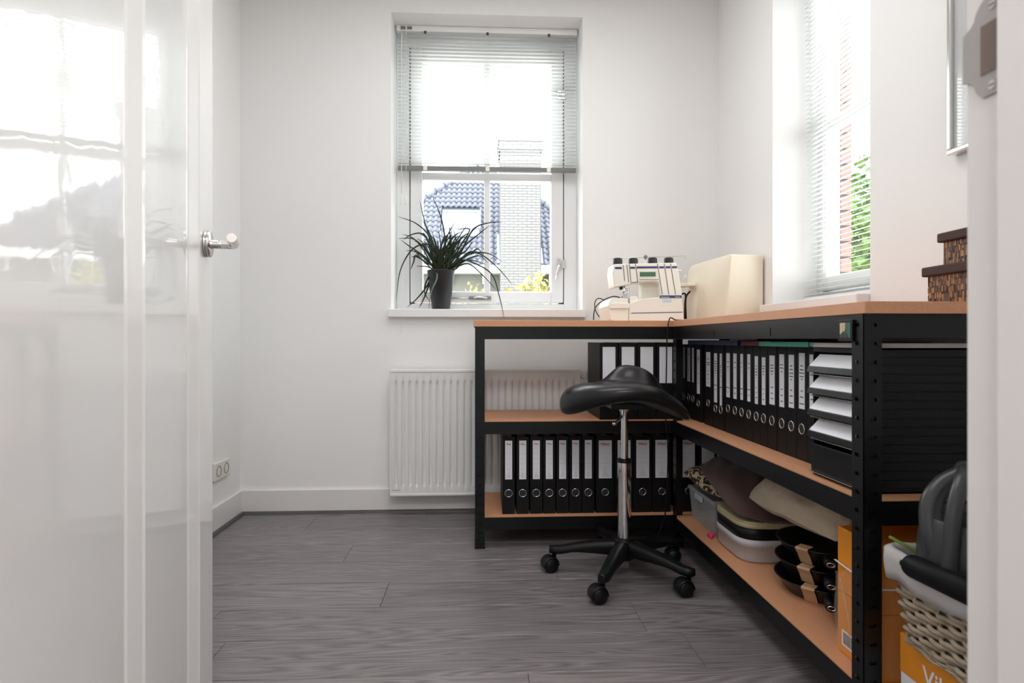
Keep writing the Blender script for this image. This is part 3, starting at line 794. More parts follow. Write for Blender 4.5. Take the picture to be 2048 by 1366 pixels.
# the long row on the middle shelf, spines towards the room
spec = [  # label centre in the photo, width, label width, label z0, z1, typed lines
    (1604.0, 0.0532, 0.0293, 0.141, 0.293, [(.24, .5), (.31, .7), (.37, .9), (.43, .7), (.48, .3), (.69, .4), (.80, .6), (.92, .8)]),
    (1583.0, 0.0532, 0.0282, 0.138, 0.287, [(.22, .5), (.29, .6), (.36, .8), (.42, .7), (.48, .3), (.68, .4), (.79, .6), (.92, .7)]),
    (1564.2, 0.0532, 0.0272, 0.134, 0.287, [(.21, .7), (.27, .8), (.34, .4), (.67, .4), (.79, .4), (.90, .5)]),
    (1544.4, 0.0554, 0.0319, 0.135, 0.282, [(.21, .7), (.27, .7), (.33, .6), (.39, .3), (.66, .5), (.78, .4), (.89, .5)]),
    (1527.5, 0.0479, 0.0229, 0.128, 0.275, [(.20, .6), (.25, .6), (.31, .5), (.37, .3), (.68, .3), (.78, .2), (.90, .4)]),
    (1513.0, 0.0490, 0.0213, 0.126, 0.277, [(.22, .3), (.28, .5), (.34, .7), (.40, .6), (.46, .2), (.67, .3), (.77, .3), (.88, .5)]),
    (1497.9, 0.0532, 0.0213, 0.128, 0.282, [(.21, .5), (.30, .4), (.76, .9), (.88, .4)]),
    (1483.6, 0.0501, 0.0197, 0.128, 0.282, [(.21, .4), (.30, .3), (.77, .9), (.88, .4)]),
    (1470.2, 0.0543, 0.0261, 0.126, 0.282, [(.21, .5), (.32, .4), (.77, .9), (.89, .4)]),
    (1456.4, 0.0564, 0.0293, 0.126, 0.282, [(.21, .5), (.32, .4), (.79, .9), (.89, .3)]),
    (1441.9, 0.0511, 0.0192, 0.090, 0.279, [(.24, .6), (.28, .6), (.33, .6), (.38, .5), (.44, .4), (.66, .9)]),
    (1432.0, 0.0469, 0.0298, 0.096, 0.279, [(.17, .6), (.22, .9), (.27, .7), (.31, .6), (.36, .6), (.41, .3), (.66, .95), (.75, .4)]),
    (1416.6, 0.0831, 0.0426, 0.149, 0.282, [(.21, .5), (.32, .8), (.38, .6), (.55, .2), (.66, .3), (.78, .2), (.90, .2)]),
    (1396.9, 0.0639, 0.0319, 0.112, 0.290, [(.19, .6), (.23, .5), (.28, .3), (.56, .3), (.66, .2), (.76, .3)]),
    (1386.0, 0.0479, 0.0181, 0.154, 0.296, [(.3, .2)]),
    (1377.5, 0.0532, 0.0319, 0.154, 0.296, [(.2, .6), (.66, .3), (.78, .3), (.9, .3)]),
    (1368.0, 0.0490, 0.0213, 0.165, 0.296, []),
]
XS = 0.868
lasty = None
pos = []
yn = 1.4445
for i, (px, w, lw, l0, l1, lines) in enumerate(spec):
    yc = at(px, 800, X=XS).y
    yc = max(yc, yn + w / 2 + 0.0008)
    pos.append(yc); yn = yc + w / 2
extra = (0, .050, .0270, .140, .290, [(.24, .6), (.31, .7), (.37, .8), (.80, .6)])
for i, (sp, yc) in enumerate([(extra, 0.0)] + list(zip(spec, pos))):
    _, w, lw, l0, l1, lines = sp
    if i == 0: yc = pos[0] - spec[0][1] / 2 - w / 2 - 0.0006
    b_, lb = binder(w, min(lw, w * 0.6), l0, l1, 0.0865 if l0 > .115 else 0.074, 0.0138, 'typed', 0.310, D=0.285 if i < 14 else 0.255)
    if lines: typed(lb, min(lw, w * 0.6), l0, l1, lines)
    put(b_, (XS, yc, SH_M), -PI / 2, f'black binder with a typed spine label, {ORD[i]} from the drawer unit on the middle shelf', 'binders along the middle shelf', 0)

# flat folders lying on the row of files
ZB = SH_M + 0.3108
for nm, m, label, ya, yb, xa, xb, za, zb in (
        ('document_folder', 'green_folder', 'green folder lying flat on top of the row of binders', 1.4455, 1.71, 0.806, 1.12, ZB, ZB + 0.0125),
        ('document_folder', 'red_folder', 'dark red folder lying flat on the binders under the top beam', 1.705, 1.90, 0.835, 1.12, ZB, ZB + 0.014),
        ('document_folder', 'blue_folder', 'dark blue folder lying flat on the far binders', 1.91, 2.38, 0.828, 1.12, ZB, ZB + 0.017)):
    f = thing(nm, label, 'folder', (0.97, (ya + yb) / 2, za), 0, 'folders lying on the binders')
    mm = MB().box(xa, ya, za, xb, yb, za + 0.0015).build('lower_cover', M[m], f)
    MB().box(xa + 0.004, ya + 0.003, za + 0.0015, xb, yb - 0.003, zb - 0.0015).build('sheets', M['paper'] if m == 'green_folder' else M[m], f)
    MB().box(xa, ya, zb - 0.0015, xb, yb, zb).build('upper_cover', M[m], f)
    MB().box(xa - 0.0012, ya, za, xa, yb, zb).build('spine', M[m], f)

# ---------------------------------------------------------------- drawer unit
dx0, dx1, dy0, dy1, dz0, dz1 = 0.812, 1.14, 1.2370, 1.4385, SH_M, 0.8265
du = thing('drawer_unit', 'black desktop drawer unit with sheets of white paper in its trays', 'drawer unit', ((dx0 + dx1) / 2, (dy0 + dy1) / 2, dz0))
t = 0.004
MB().box(dx0, dy0, dz1 - 0.012, dx1, dy1, dz1).box(dx0, dy0, dz0, dx1, dy1, dz0 + 0.006).box(dx1 - t, dy0, dz0, dx1, dy1, dz1).box(dx0, dy1 - t, dz0, dx1, dy1, dz1).box(dx0, dy0, dz0, dx1, dy0 + t, dz1).build('casing', M['black_plastic'], du, bevel=0.0015)
fr = MB().box(dx0 + 0.006, dy0 - 0.004, dz0 + 0.004, dx0 + 0.024, dy0, dz1 - 0.004).box(dx0 + 0.006, dy0 - 0.004, dz1 - 0.020, dx1, dy0, dz1 - 0.004).build('side_frame', M['black_plastic'], du, bevel=0.001)
for k in range(15):
    z = dz0 + 0.012 + k * 0.0188
    MB().box(dx0 + 0.032, dy0 - 0.0030, z, dx1 - 0.006, dy0, z + 0.0158).build('side_slat', M['black_plastic'], du, bevel=0.0012)
tops = [0.8085, 0.7565, 0.7045, 0.6525, 0.6005]
for k, zt in enumerate(tops):
    last = k == 4
    h = 0.048 if not last else 0.078
    d = MB().box(dx0 - 0.006, dy0 + 0.005, zt - h, dx0 + 0.30, dy1 - 0.005, zt - h + 0.002)
    d.build('drawer', M['black_plastic'], du)
    dr = du.children[-1]
    if not last:
        # front lip, slanted sheet and the shining rail under it
        MB().prism([(dx0 - 0.016, zt - 0.029), (dx0 - 0.019, zt - 0.0425), (dx0 - 0.0155, zt - 0.043), (dx0 - 0.012, zt - 0.029)], 'y', dy0 + 0.004, dy1 - 0.006).build('front_lip', M['black_plastic'], dr, bevel=0.0006)
        MB().prism([(dx0 - 0.0145, zt - 0.0275), (dx0 + 0.012, zt + 0.0005), (dx0 + 0.0125, zt - 0.0010), (dx0 - 0.0135, zt - 0.0290)], 'y', dy0 + 0.006, dy1 - 0.010).build('paper_sheet', M['paper'], dr)
        MB().box(dx0 - 0.010, dy0 + 0.003, zt - 0.0485, dx0 + 0.004, dy1 - 0.004, zt - 0.0468).build('rail', M['steel'], dr)
    else:
        MB().box(dx0 - 0.008, dy0 + 0.006, zt - 0.074, dx0 - 0.004, dy1 - 0.006, zt - 0.008).build('front_panel', M['black_plastic'], dr, bevel=0.0015)
        MB().box(dx0 - 0.010, dy0 + 0.003, zt - 0.0775, dx0 + 0.002, dy1 - 0.004, zt - 0.0755).build('rail', M['steel'], dr)
sh = thing('paper_stack', 'thin stack of taupe card lying on the drawer unit', 'paper', (0.97, 1.33, dz1))
for k in range(4):
    MB().box(0.800 + 0.001 * k, 1.2250 + 0.001 * (k % 2), dz1 + 0.0004 + k * 0.0024, 1.135, 1.418 - 0.001 * k, dz1 + 0.0026 + k * 0.0024).build('sheet', M['taupe_sheet'], sh)

# little framed portrait stuck on the top beam
ph = thing('photo_magnet', 'small dark framed portrait stuck to the top beam beside the corner post', 'photo', (0.776, 1.244, 0.84))
pa, pb_ = at(1678, 662, X=0.7748).y, at(1706.5, 662, X=0.7748).y
MB().box(0.7722, pb_, 0.8405, 0.7778, pa, 0.8865).build('frame', M['black_plastic'], ph, bevel=0.001)
a, b2 = pb_ + 0.006, pa - 0.0085
im = MB().box(0.7718, a, 0.848, 0.7724, b2, 0.880).build('portrait', mat('teal_background', (0.03, 0.13, 0.09), 0.4), ph)
wd = b2 - a
MB().prism([(b2, 0.880), (b2 - wd * .55, 0.880), (b2 - wd * .45, 0.868), (b2 - wd * .5, 0.858), (b2, 0.856)], 'x', 0.7714, 0.7719).build('pale_wall', mat('ochre_print', (0.55, 0.50, 0.32), 0.5), im)
MB().prism([(b2 - wd * .12, 0.848), (b2 - wd * .1, 0.856), (b2 - wd * .3, 0.862), (b2 - wd * .62, 0.860), (b2 - wd * .85, 0.848)], 'x', 0.7711, 0.7715).build('dark_coat', M['print_black'], im)
MB().prism([(b2 - wd * (.38 + .20 * math.cos(w)), 0.8700 + 0.0082 * math.sin(w)) for w in [i * PI / 6 for i in range(12)]], 'x', 0.7708, 0.7712).build('face', mat('skin_print', (0.62, 0.36, 0.22), 0.5), im)

# ---------------------------------------------------------------- cane boxes with brown lids
def cane_box(label, x0, x1, y0, y1, z0, zl, z1):
    b = thing('storage_box', label, 'box', ((x0 + x1) / 2, (y0 + y1) / 2, z0), 0, 'cane boxes with brown lids')
    MB().box(x0 + 0.002, y0 + 0.002, z0, x1 - 0.002, y1 - 0.002, zl).build('box_wall', M['brown_lid'], b)
    g = MB(); wv = 0.0052; rows = max(3, int(round((zl - z0) / 0.0145))); hh = (zl - z0) / rows
    def face(n, fn):
        for i in range(n):
            for r in range(rows):
                j = random.uniform(0.0003, 0.0016); s = random.uniform(-0.25, 0.25) * hh
                fn(i, z0 + max(0, r * hh + s), min(zl, z0 + (r + 1) * hh + s - 0.0008), j)
    ny, nx = int((y1 - y0) / wv), int((x1 - x0) / wv)
    face(ny, lambda i, za, zb, j: g.box(x0 + 0.002 - j, y0 + i * wv + 0.0004, za, x0 + 0.002, y0 + (i + 1) * wv - 0.0004, zb))
    face(nx, lambda i, za, zb, j: g.box(x0 + i * wv + 0.0004, y0 + 0.002 - j, za, x0 + (i + 1) * wv - 0.0004, y0 + 0.002, zb))
    face(nx, lambda i, za, zb, j: g.box(x0 + i * wv + 0.0004, y1 - 0.002, za, x0 + (i + 1) * wv - 0.0004, y1 - 0.002 + j, zb))
    g.build('cane_weave', M['wicker_box'], b, kind='stuff')
    MB().box(x0 - 0.009, y0 - 0.009, zl - 0.003, x1 + 0.009, y1 + 0.009, z1).build('lid', M['brown_lid'], b, bevel=0.004, seg=3)
cane_box('larger cane box with a brown lid on the bench top, under the smaller one', 1.030, 1.172, 1.196, 1.342, 0.9228, 0.992, 1.0115)
cane_box('smaller cane box with a brown lid, stacked on the larger one', 1.047, 1.165, 1.206, 1.316, 1.0118, 1.068, 1.0865)

# ---------------------------------------------------------------- sewing machine
MY = 2.53
sw = thing('sewing_machine', 'cream sewing machine with black dials and a green display on the bench', 'sewing machine', (0.62, 2.6, 0.9228))
def poly(pts, Y=MY): return [(at(a, b, Y=Y).x, max(at(a, b, Y=Y).z, 0.9228)) for a, b in pts]
def line(mb, a, b2, w, Y, t=0.0012):
    p, q = at(*a, Y=Y), at(*b2, Y=Y); d = (q - p); n = Vector((-d.z, 0, d.x)).normalized() * (w / 2)
    mb.prism([((p + n).x, (p + n).z), ((q + n).x, (q + n).z), ((q - n).x, (q - n).z), ((p - n).x, (p - n).z)], 'y', Y - t, Y + 0.001)
MB().prism(poly([(1258, 644), (1258, 607), (1274, 600), (1288, 597), (1320, 594), (1364, 595), (1368, 636), (1368, 644)]), 'y', MY, 2.70).build('base', M['cream'], sw, bevel=0.004, seg=3)
MB().prism(poly([(1221, 640), (1216, 612), (1222, 597), (1257, 597), (1257, 644), (1226, 644)]), 'y', MY - 0.002, 2.75).build('accessory_box', M['cream'], sw, bevel=0.004, seg=3)
MB().prism(poly([(1223, 606), (1257, 606), (1259, 612), (1257, 617), (1220, 617)], MY - 0.006), 'y', MY - 0.009, MY).build('accessory_lip', M['cream'], sw, bevel=0.002)
MB().prism(poly([(1228, 528), (1353, 525), (1358, 545), (1365, 594), (1321, 594), (1318, 566), (1312, 563), (1276, 564), (1256, 570), (1240, 573), (1229, 574.5), (1225, 545)], MY + 0.012), 'y', MY + 0.012, 2.66).build('arm', M['cream'], sw, bevel=0.005, seg=3)
MB().prism(poly([(1284, 598), (1285, 562), (1322, 562), (1322, 598)], MY + 0.06), 'y', MY + 0.06, 2.655).build('column', M['cream'], sw, bevel=0.004)
MB().prism(poly([(1258, 598), (1258, 594), (1268, 592), (1274, 594), (1276, 604), (1258, 606)], MY + 0.02), 'y', MY + 0.01, 2.64).build('cloth_plate', M['cream'], sw, bevel=0.003)
for px in (1235.3, 1266.3, 1304.8, 1337.2):
    c = at(px, 527 if px < 1300 else 526, Y=MY + 0.04)
    MB().lathe([(0, 0.024), (0.012, 0.0235), (0.018, 0.021), (0.0198, 0.018), (0.0205, 0.0), (0.0205, -0.006)], (c.x, c.y, c.z), 28).build('tension_dial', M['knob_black'], sw)
AY = MY + 0.012
g = MB()
for a, b2 in (((1230, 536), (1243.5, 536)), ((1260.5, 535.5), (1270, 535.5)), ((1273.5, 535), (1315, 534.6)), ((1318.5, 534.6), (1328, 534.6)), ((1331.5, 534.5), (1340.5, 534.5)), ((1344, 534.5), (1354, 534.3))):
    line(g, a, b2, 0.0085, AY)
g.build('blue_stripe', M['navy'], sw)
g = MB()
for a, b2 in (((1246, 530), (1249.5, 562)), ((1253.5, 529), (1257.5, 565)), ((1258.5, 528), (1262, 565)), ((1271, 527.5), (1275.5, 564)), ((1262, 565), (1275.5, 564)), ((1315, 527), (1324.5, 589)), ((1328.5, 527), (1337.5, 589)), ((1341, 527), (1351, 589))):
    line(g, a, b2, 0.0022, AY)
g.build('thread_groove', M['grey_groove'], sw)
ds = MB(); line(ds, (1277, 548.5), (1314, 548.5), 0.0275, AY, 0.0016); dso = ds.build('display_bezel', M['socket'], sw)
dp = MB(); line(dp, (1279.5, 548.7), (1311, 548.5), 0.0195, AY, 0.0022); dp.build('display', M['lcd'], dso)
g = MB()
for k in range(10): line(g, (1279 + k * 3.9, 559.3), (1281.6 + k * 3.9, 559.3), 0.003, AY)
g.build('button_row', M['grey_groove'], sw, kind='stuff')
g = MB(); line(g, (1262.5, 626.2), (1365, 624.2), 0.0028, MY); g.build('blue_line', M['navy'], sw)
g = MB(); line(g, (1319.5, 593.4), (1363, 593.2), 0.0105, MY - 0.001, 0.002); bs = g.build('name_strip', M['navy'], sw)
wt = mat('white_print', (0.85, 0.85, 0.85), 0.5)
p = at(1322, 595.3, Y=MY - 0.0036); place(text_mesh('Husqvarna', 0.0085, wt), 'lettering', bs, (p.x, MY - 0.0033, p.z), (PI / 2, 0, 0))
p = at(1350, 595.2, Y=MY - 0.0036); place(text_mesh('VIKING', 0.0068, wt), 'lettering', bs, (p.x, MY - 0.0033, p.z), (PI / 2, 0, 0))
g = MB(); line(g, (1325, 602), (1343, 602), 0.013, MY, 0.0006); g.build('sticker', M['pale_blue'], sw)
# needle bar, presser foot and their screws
nx = at(1246, 580, Y=MY + 0.05).x
MB().cyl((nx - 0.006, MY + 0.05, 1.085), (nx - 0.006, MY + 0.05, 1.062), 0.010, 12).build('needle_clamp', M['knob_black'], sw)
MB().cyl((nx, MY + 0.035, 1.085), (nx, MY + 0.035, 1.030), 0.0065, 12).cyl((nx + 0.004, MY + 0.035, 1.060), (nx + 0.024, MY + 0.035, 1.060), 0.006, 10).cyl((nx + 0.004, MY + 0.035, 1.045), (nx + 0.020, MY + 0.035, 1.052), 0.004, 10).box(nx - 0.008, MY + 0.025, 1.022, nx + 0.014, MY + 0.045, 1.044).prism([(nx - 0.014, 1.020), (nx + 0.026, 1.020), (nx + 0.018, 1.026), (nx - 0.008, 1.026)], 'y', MY + 0.012, MY + 0.05).build('presser_foot', M['chrome'], sw)
# telescopic thread stand
c = at(1291, 514, Y=2.69)
ts = MB().cyl((c.x, 2.69, 1.16), (c.x, 2.69, c.z), 0.0028, 10).build('thread_stand', M['steel'], sw)
MB().sphere((c.x, 2.69, c.z), 0.0095, 12).build('stand_knob', M['rail_grey'], ts)
e0, e1 = at(1216, 517, Y=2.69), at(1371, 512, Y=2.69)
MB().tube([(e0.x, 2.69, e0.z - 0.006), (e0.x, 2.69, e0.z), (c.x, 2.69, c.z - 0.002), (e1.x, 2.69, e1.z), (e1.x, 2.69, e1.z - 0.012)], 0.0013, 6).build('guide_bar', M['steel'], ts)
c2 = at(1371, 558, Y=2.70)
MB().cyl((c2.x, 2.70, c2.z), (c2.x, 2.70, 1.118), 0.0014, 8).cyl((c2.x, 2.70, c2.z), (c2.x, 2.70, c2.z + 0.02), 0.004, 10, 0.002).build('spool_pin', M['cream'], ts)
p0, p1 = at(1345, 560, Y=2.70).x, at(1386, 560, Y=2.70).x
MB().prism([(p0, 1.083), (p1, 1.088), (p1, 1.100), (p0, 1.100)], 'y', 2.665, 2.735).build('spool_tray', M['cream'], ts, bevel=0.003)
MB().prism([(p0 - 0.04, 0.94), (p0 + 0.008, 0.94), (p0 + 0.008, 1.085), (p0 - 0.03, 1.085)], 'y', 2.66, 2.70).build('stand_foot', M['cream'], ts)
c3 = at(1357, 541, Y=MY + 0.07)
MB().cyl((c3.x - 0.01, MY + 0.07, c3.z), (c3.x + 0.012, MY + 0.07, c3.z), 0.005, 12).build('side_knob', M['cream'], sw)
def px_path(pts): return spline([at(a, b, Y=Y) for a, b, Y in pts], 8)
MB().tube(px_path([(1240, 595, 2.60), (1226, 593, 2.60), (1208, 600, 2.58), (1193, 612, 2.56), (1188, 625, 2.55), (1187, 640, 2.545)]), 0.0023, 8).build('cord', M['black_plastic'], sw)
MB().tube(px_path([(1207, 599, 2.60), (1196, 597, 2.59), (1190, 604, 2.57), (1190, 617, 2.56), (1194, 627, 2.56), (1199, 634, 2.56)]), 0.0021, 8).build('cord', M['black_plastic'], sw)
MB().tube(px_path([(1362, 590, 2.66), (1367, 587, 2.66), (1371, 590, 2.66), (1370, 608, 2.66), (1369, 638, 2.66)]), 0.0038, 8).build('cord', M['black_plastic'], sw)
MB().tube(px_path([(1380, 583, 2.69), (1373, 592, 2.68), (1371, 606, 2.68), (1372, 638, 2.68)]), 0.0042, 8).build('cord', M['black_plastic'], sw)

# cable that drops over the edge of the bench
pc = MB().tube(spline([(0.86, 2.46, 0.9262), (0.80, 2.445, 0.926), (0.775, 2.425, 0.934), (0.758, 2.405, 0.925), (0.748, 2.400, 0.86), (0.745, 2.400, 0.70), (0.742, 2.402, 0.55), (0.752, 2.404, 0.40), (0.748, 2.406, 0.22), (0.735, 2.41, 0.10), (0.69, 2.42, 0.02), (0.64, 2.50, 0.006)], 8), 0.0026, 8).build('power_cable', M['black_plastic'])
tag(pc, 'thin black cable hanging over the inner corner of the benches', 'cable')

# ---------------------------------------------------------------- hard cover of a sewing machine
cv = thing('machine_cover', 'large cream hard cover with a rounded top standing beside the sewing machine', 'cover', (1.05, 2.62, 0.9228))
A, B = Vector((1.012, 2.455)), Vector((1.183, 2.470))
Dv = Vector((0.930, 2.790)); Cc = Vector((1.150, 2.800))
z_ = 0.9228
cb = MB()
rows_ = 16
def cover_pt(u, v):
    # u around the footprint, v upwards then over the top
    n = 4; k = int(u * n) % n; f = u * n - int(u * n)
    cs = [A, B, Cc, Dv]; p = cs[k].lerp(cs[(k + 1) % n], f)
    cen = (A + B + Cc + Dv) / 4
    e = p - cen
    return cen, e
prof_c = [(1.00, 0.0), (0.995, 0.02), (0.96, 0.10), (0.925, 0.18), (0.895, 0.245), (0.885, 0.262), (0.873, 0.271), (0.85, 0.277), (0.80, 0.281), (0.5, 0.284), (0.2, 0.285)]
nseg = 64
ring = []
cs = [A, B, Cc, Dv]
def rounded(cs, r, per=6):
    out = []
    n = len(cs)
    for i in range(n):
        p, a, b = cs[i], cs[i - 1], cs[(i + 1) % n]
        da, db = (a - p).normalized() * r, (b - p).normalized() * r
        for k in range(per + 1):
            t = k / per
            out.append((p + da) * (1 - t) ** 2 + p * 2 * t * (1 - t) + (p + db) * t * t)
    return out
ring = rounded(cs, 0.012)
cen = sum(ring, Vector((0, 0))) / len(ring)
base = len(cb.v)
NR = len(ring)
for (s, h) in prof_c:
    for p in ring:
        q = B + (p - B) * s if s > 0.84 else (B + (cen - B) * 0.87) + (p - cen) * s
        # the top slopes down towards the bench's far side
        drop = 1.0 - 0.05 * max(0, (p.y - 2.46) / 0.34)
        cb.v.append((q.x, q.y, z_ + h * drop))
for i in range(len(prof_c) - 1):
    for k in range(NR):
        k2 = (k + 1) % NR
        cb.f.append((i * NR + k, i * NR + k2, (i + 1) * NR + k2, (i + 1) * NR + k)); cb.s.append(True)
cb.f.append(tuple((len(prof_c) - 1) * NR + k for k in range(NR))); cb.s.append(True)
cb.build('shell', M['cover_cream'], cv)
c4 = at(1471, 630, Y=2.456)
MB().box(c4.x - 0.016, 2.4545, 0.9232, c4.x + 0.016, 2.462, 0.930).build('slot', M['gasket'], cv)

# ---------------------------------------------------------------- saddle stool
sx, sy = 0.5095, 2.1356
stl = thing('saddle_stool', 'black saddle stool on a chrome column with five castors', 'stool', (sx, sy, 0))
def seat_fn(u, v):
    """saddle: thick rolled rim, sides that droop, a rounded pommel at the back; v runs top centre, rim, underside centre"""
    th = 2 * PI * u
    ex, ey = 0.232, 0.190
    t = 2 * v if v <= 0.5 else 2 - 2 * v
    rr = 1 - (1 - t) ** 2 if t > 0.001 else 0.0
    lift = math.sqrt(max(0.0, 1 - rr ** 4.6)) * (1 if v <= 0.5 else -1)
    x, y = ex * rr * math.cos(th), ey * rr * math.sin(th)
    a = x / 0.22
    mid = 0.6580 - (0.040 * a * a if x < 0 else 0.086 * abs(a) ** 1.8) - 0.010 * (y / 0.19)
    half = 0.036 + (0.034 * a * a if x < 0 else -0.006 * a * a)
    z = mid + half * (abs(lift) ** 0.85) * (1 if lift > 0 else -1)
    if lift > 0:
        gx, gy = (x - 0.062) / 0.104, (y - 0.078) / 0.092
        z += 0.064 * math.exp(-(gx * gx + gy * gy) ** 2.0)
    return (sx + x, sy + y, z)
MB().grid(seat_fn, 96, 72, closed_u=True).build('seat', M['black_leather'], stl, fix=True)
MB().box(sx - 0.06, sy - 0.06, 0.600, sx + 0.06, sy + 0.06, 0.622).build('seat_plate', M['black_metal'], stl, bevel=0.004)
MB().lathe([(0.026, 0.60), (0.016, 0.585), (0.0135, 0.57), (0.0135, 0.40)], (sx, sy, 0), 24).build('gas_rod', M['chrome'], stl)
MB().lathe([(0.0135, 0.418), (0.026, 0.416), (0.0265, 0.410), (0.0245, 0.404)], (sx, sy, 0), 24).build('collar', M['black_plastic'], stl)
MB().lathe([(0.0245, 0.408), (0.0245, 0.10), (0.018, 0.03), (0.0, 0.028)], (sx, sy, 0), 28).build('column', M['chrome'], stl)
lv = MB().tube(spline([(sx - 0.012, sy - 0.02, 0.600), (sx - 0.014, sy - 0.024, 0.575), (sx - 0.024, sy - 0.03, 0.562), (sx - 0.040, sy - 0.035, 0.552)], 6), 0.0045, 10).build('height_lever', M['chrome'], stl)
MB().sphere((sx - 0.044, sy - 0.036, 0.549), 0.0085, 10).build('lever_knob', M['chrome'], lv)
hub = MB().lathe([(0.0, 0.135), (0.030, 0.135), (0.036, 0.128), (0.040, 0.085), (0.034, 0.06), (0.0, 0.058)], (sx, sy, 0), 30).build('hub', M['black_plastic'], stl)
for k in range(5):
    a = R(-119 + 72 * k); c, s = math.cos(a), math.sin(a)
    L = 0.252
    secs = []
    for i in range(13):
        t = i / 12; r = 0.02 + (L - 0.02 + 0.018) * t
        zt = 0.128 - 0.046 * t ** 1.4 if t < 0.85 else 0.128 - 0.046 * 0.85 ** 1.4
        zb = 0.076 + 0.030 * math.sin(min(t, 0.9) / 0.9 * PI * 0.62) * 0.35 - 0.012 * t
        zb = min(zb, zt - 0.024)
        hw = 0.026 - 0.007 * t if t < 0.96 else 0.010
        secs.append((r, hw, zb, zt))
    b = MB(); n = len(secs)
    for (r, hw, zb, zt) in secs:
        for (w, z) in ((-hw, zb), (-hw * 1.0, zt - 0.009), (-hw * 0.6, zt), (hw * 0.6, zt), (hw * 1.0, zt - 0.009), (hw, zb)):
            b.v.append((sx + c * r - s * w, sy + s * r + c * w, z))
    for i in range(n - 1):
        for q in range(6):
            q2 = (q + 1) % 6
            b.f.append((i * 6 + q, i * 6 + q2, (i + 1) * 6 + q2, (i + 1) * 6 + q)); b.s.append(True)
    b.f.append(tuple(range(5, -1, -1))); b.s.append(False); b.f.append(tuple((n - 1) * 6 + q for q in range(6))); b.s.append(False)
    b.build('leg', M['black_plastic'], stl, fix=True)
    # castor: pivot, hood and twin wheels, trailing a little
    cx_, cy_ = sx + c * L, sy + s * L
    ca = R((192, 186, 170, 30, 196)[k]); tx, ty = math.cos(ca), math.sin(ca)
    wx, wy = cx_ + tx * 0.017, cy_ + ty * 0.017
    cst = MB().cyl((cx_, cy_, 0.05), (cx_, cy_, 0.082), 0.008, 12).build('castor', M['black_plastic'], stl)
    nrm = Vector((-ty, tx, 0))
    for sgn in (-1, 1):
        o_ = Vector((wx, wy, 0.026)) + nrm * 0.006 * sgn
        Mw = nrm.to_track_quat('Z', 'Y').to_matrix()
        MB().lathe([(0.0, -0.0), (0.022, 0.0), (0.026, 0.003), (0.026, 0.014), (0.022, 0.018), (0.0, 0.020)] if sgn > 0 else [(0.0, -0.020), (0.022, -0.018), (0.026, -0.014), (0.026, -0.003), (0.022, 0.0), (0.0, 0.0)], o_, 26, Mw).build('wheel', M['black_plastic'], cst)
    hb = MB()
    def hood(u, v):
        th = R(-15) + u * R(200); w = (v - 0.5) * 0.046; rr = 0.0295 - 0.003 * abs(2 * v - 1) ** 3
        ax = Vector((tx, ty, 0)) * math.cos(th) * rr + Vector((0, 0, 1)) * math.sin(th) * rr
        return Vector((wx, wy, 0.027)) + ax + nrm * w
    hb.grid(hood, 16, 8); ho = hb.build('hood', M['black_plastic'], cst)
    so_ = ho.modifiers.new('thickness', 'SOLIDIFY'); so_.thickness = 0.002

# pale board on the floor under the bench
pbd = MB().obox((0.80, 2.70, 0.018), (0.36, 0.012, 0.036)).build('offcut_board', M['board_pale'], bevel=0.001)
tag(pbd, 'pale grey-green board lying on the floor under the benches', 'board')

# ---------------------------------------------------------------- potted grass on the sill
px_, py_ = at(882, 600, Y=3.045).x, 3.045
plant = thing('potted_plant', 'long-leaved green plant in a charcoal pot on the window sill', 'plant', (px_, py_, 0.9952))
MB().lathe([(0.0, 0.9952), (0.042, 0.9952), (0.045, 0.999), (0.0695, 1.190), (0.071, 1.193), (0.069, 1.1945), (0.067, 1.190), (0.066, 1.175), (0.0, 1.175)], (px_, py_, 0), 40).build('pot', M['pot'], plant)
MB().lathe([(0.0, 1.182), (0.04, 1.181), (0.0655, 1.176), (0.066, 1.170)], (px_, py_, 0), 24).build('soil', M['soil'], plant)
def crop(a, b): return (760 + a * 0.2489, 320 + b * 0.2489)
def blade(pts, y1, wmax=0.0042, m='leaf', base=None):
    """a grass blade from the pot through the given points; y1 = how far its tip stands in depth"""
    bx_ = base if base else (px_ + random.uniform(-0.035, 0.035), py_ + random.uniform(-0.03, 0.03), 1.178)
    P = [Vector(bx_)]
    n = len(pts)
    for i, (a, b) in enumerate(pts):
        t = (i + 1) / n
        P.append(at(*crop(a, b), Y=bx_[1] + (y1 - bx_[1]) * t))
    S_ = spline(P, 7); m_ = len(S_)
    b = MB()
    for i, p in enumerate(S_):
        t = i / (m_ - 1)
        w = wmax * (0.55 + 0.45 * min(1, t * 4)) * (1 - t ** 3) ** 0.8 + 0.0003
        d = S_[min(i + 1, m_ - 1)] - S_[max(i - 1, 0)]
        side = d.cross(Vector((0.25, -1, 0.15)))
        side = side.normalized() if side.length > 1e-6 else Vector((1, 0, 0))
        up = side.cross(d).normalized()
        b.v += [tuple(p - side * w), tuple(p + up * w * 0.35), tuple(p + side * w), tuple(p - up * w * 0.15)]
    for i in range(m_ - 1):
        for k in range(4):
            k2 = (k + 1) % 4
            b.f.append((i * 4 + k, i * 4 + k2, (i + 1) * 4 + k2, (i + 1) * 4 + k)); b.s.append(True)
    b.build('leaf', M[m], plant)
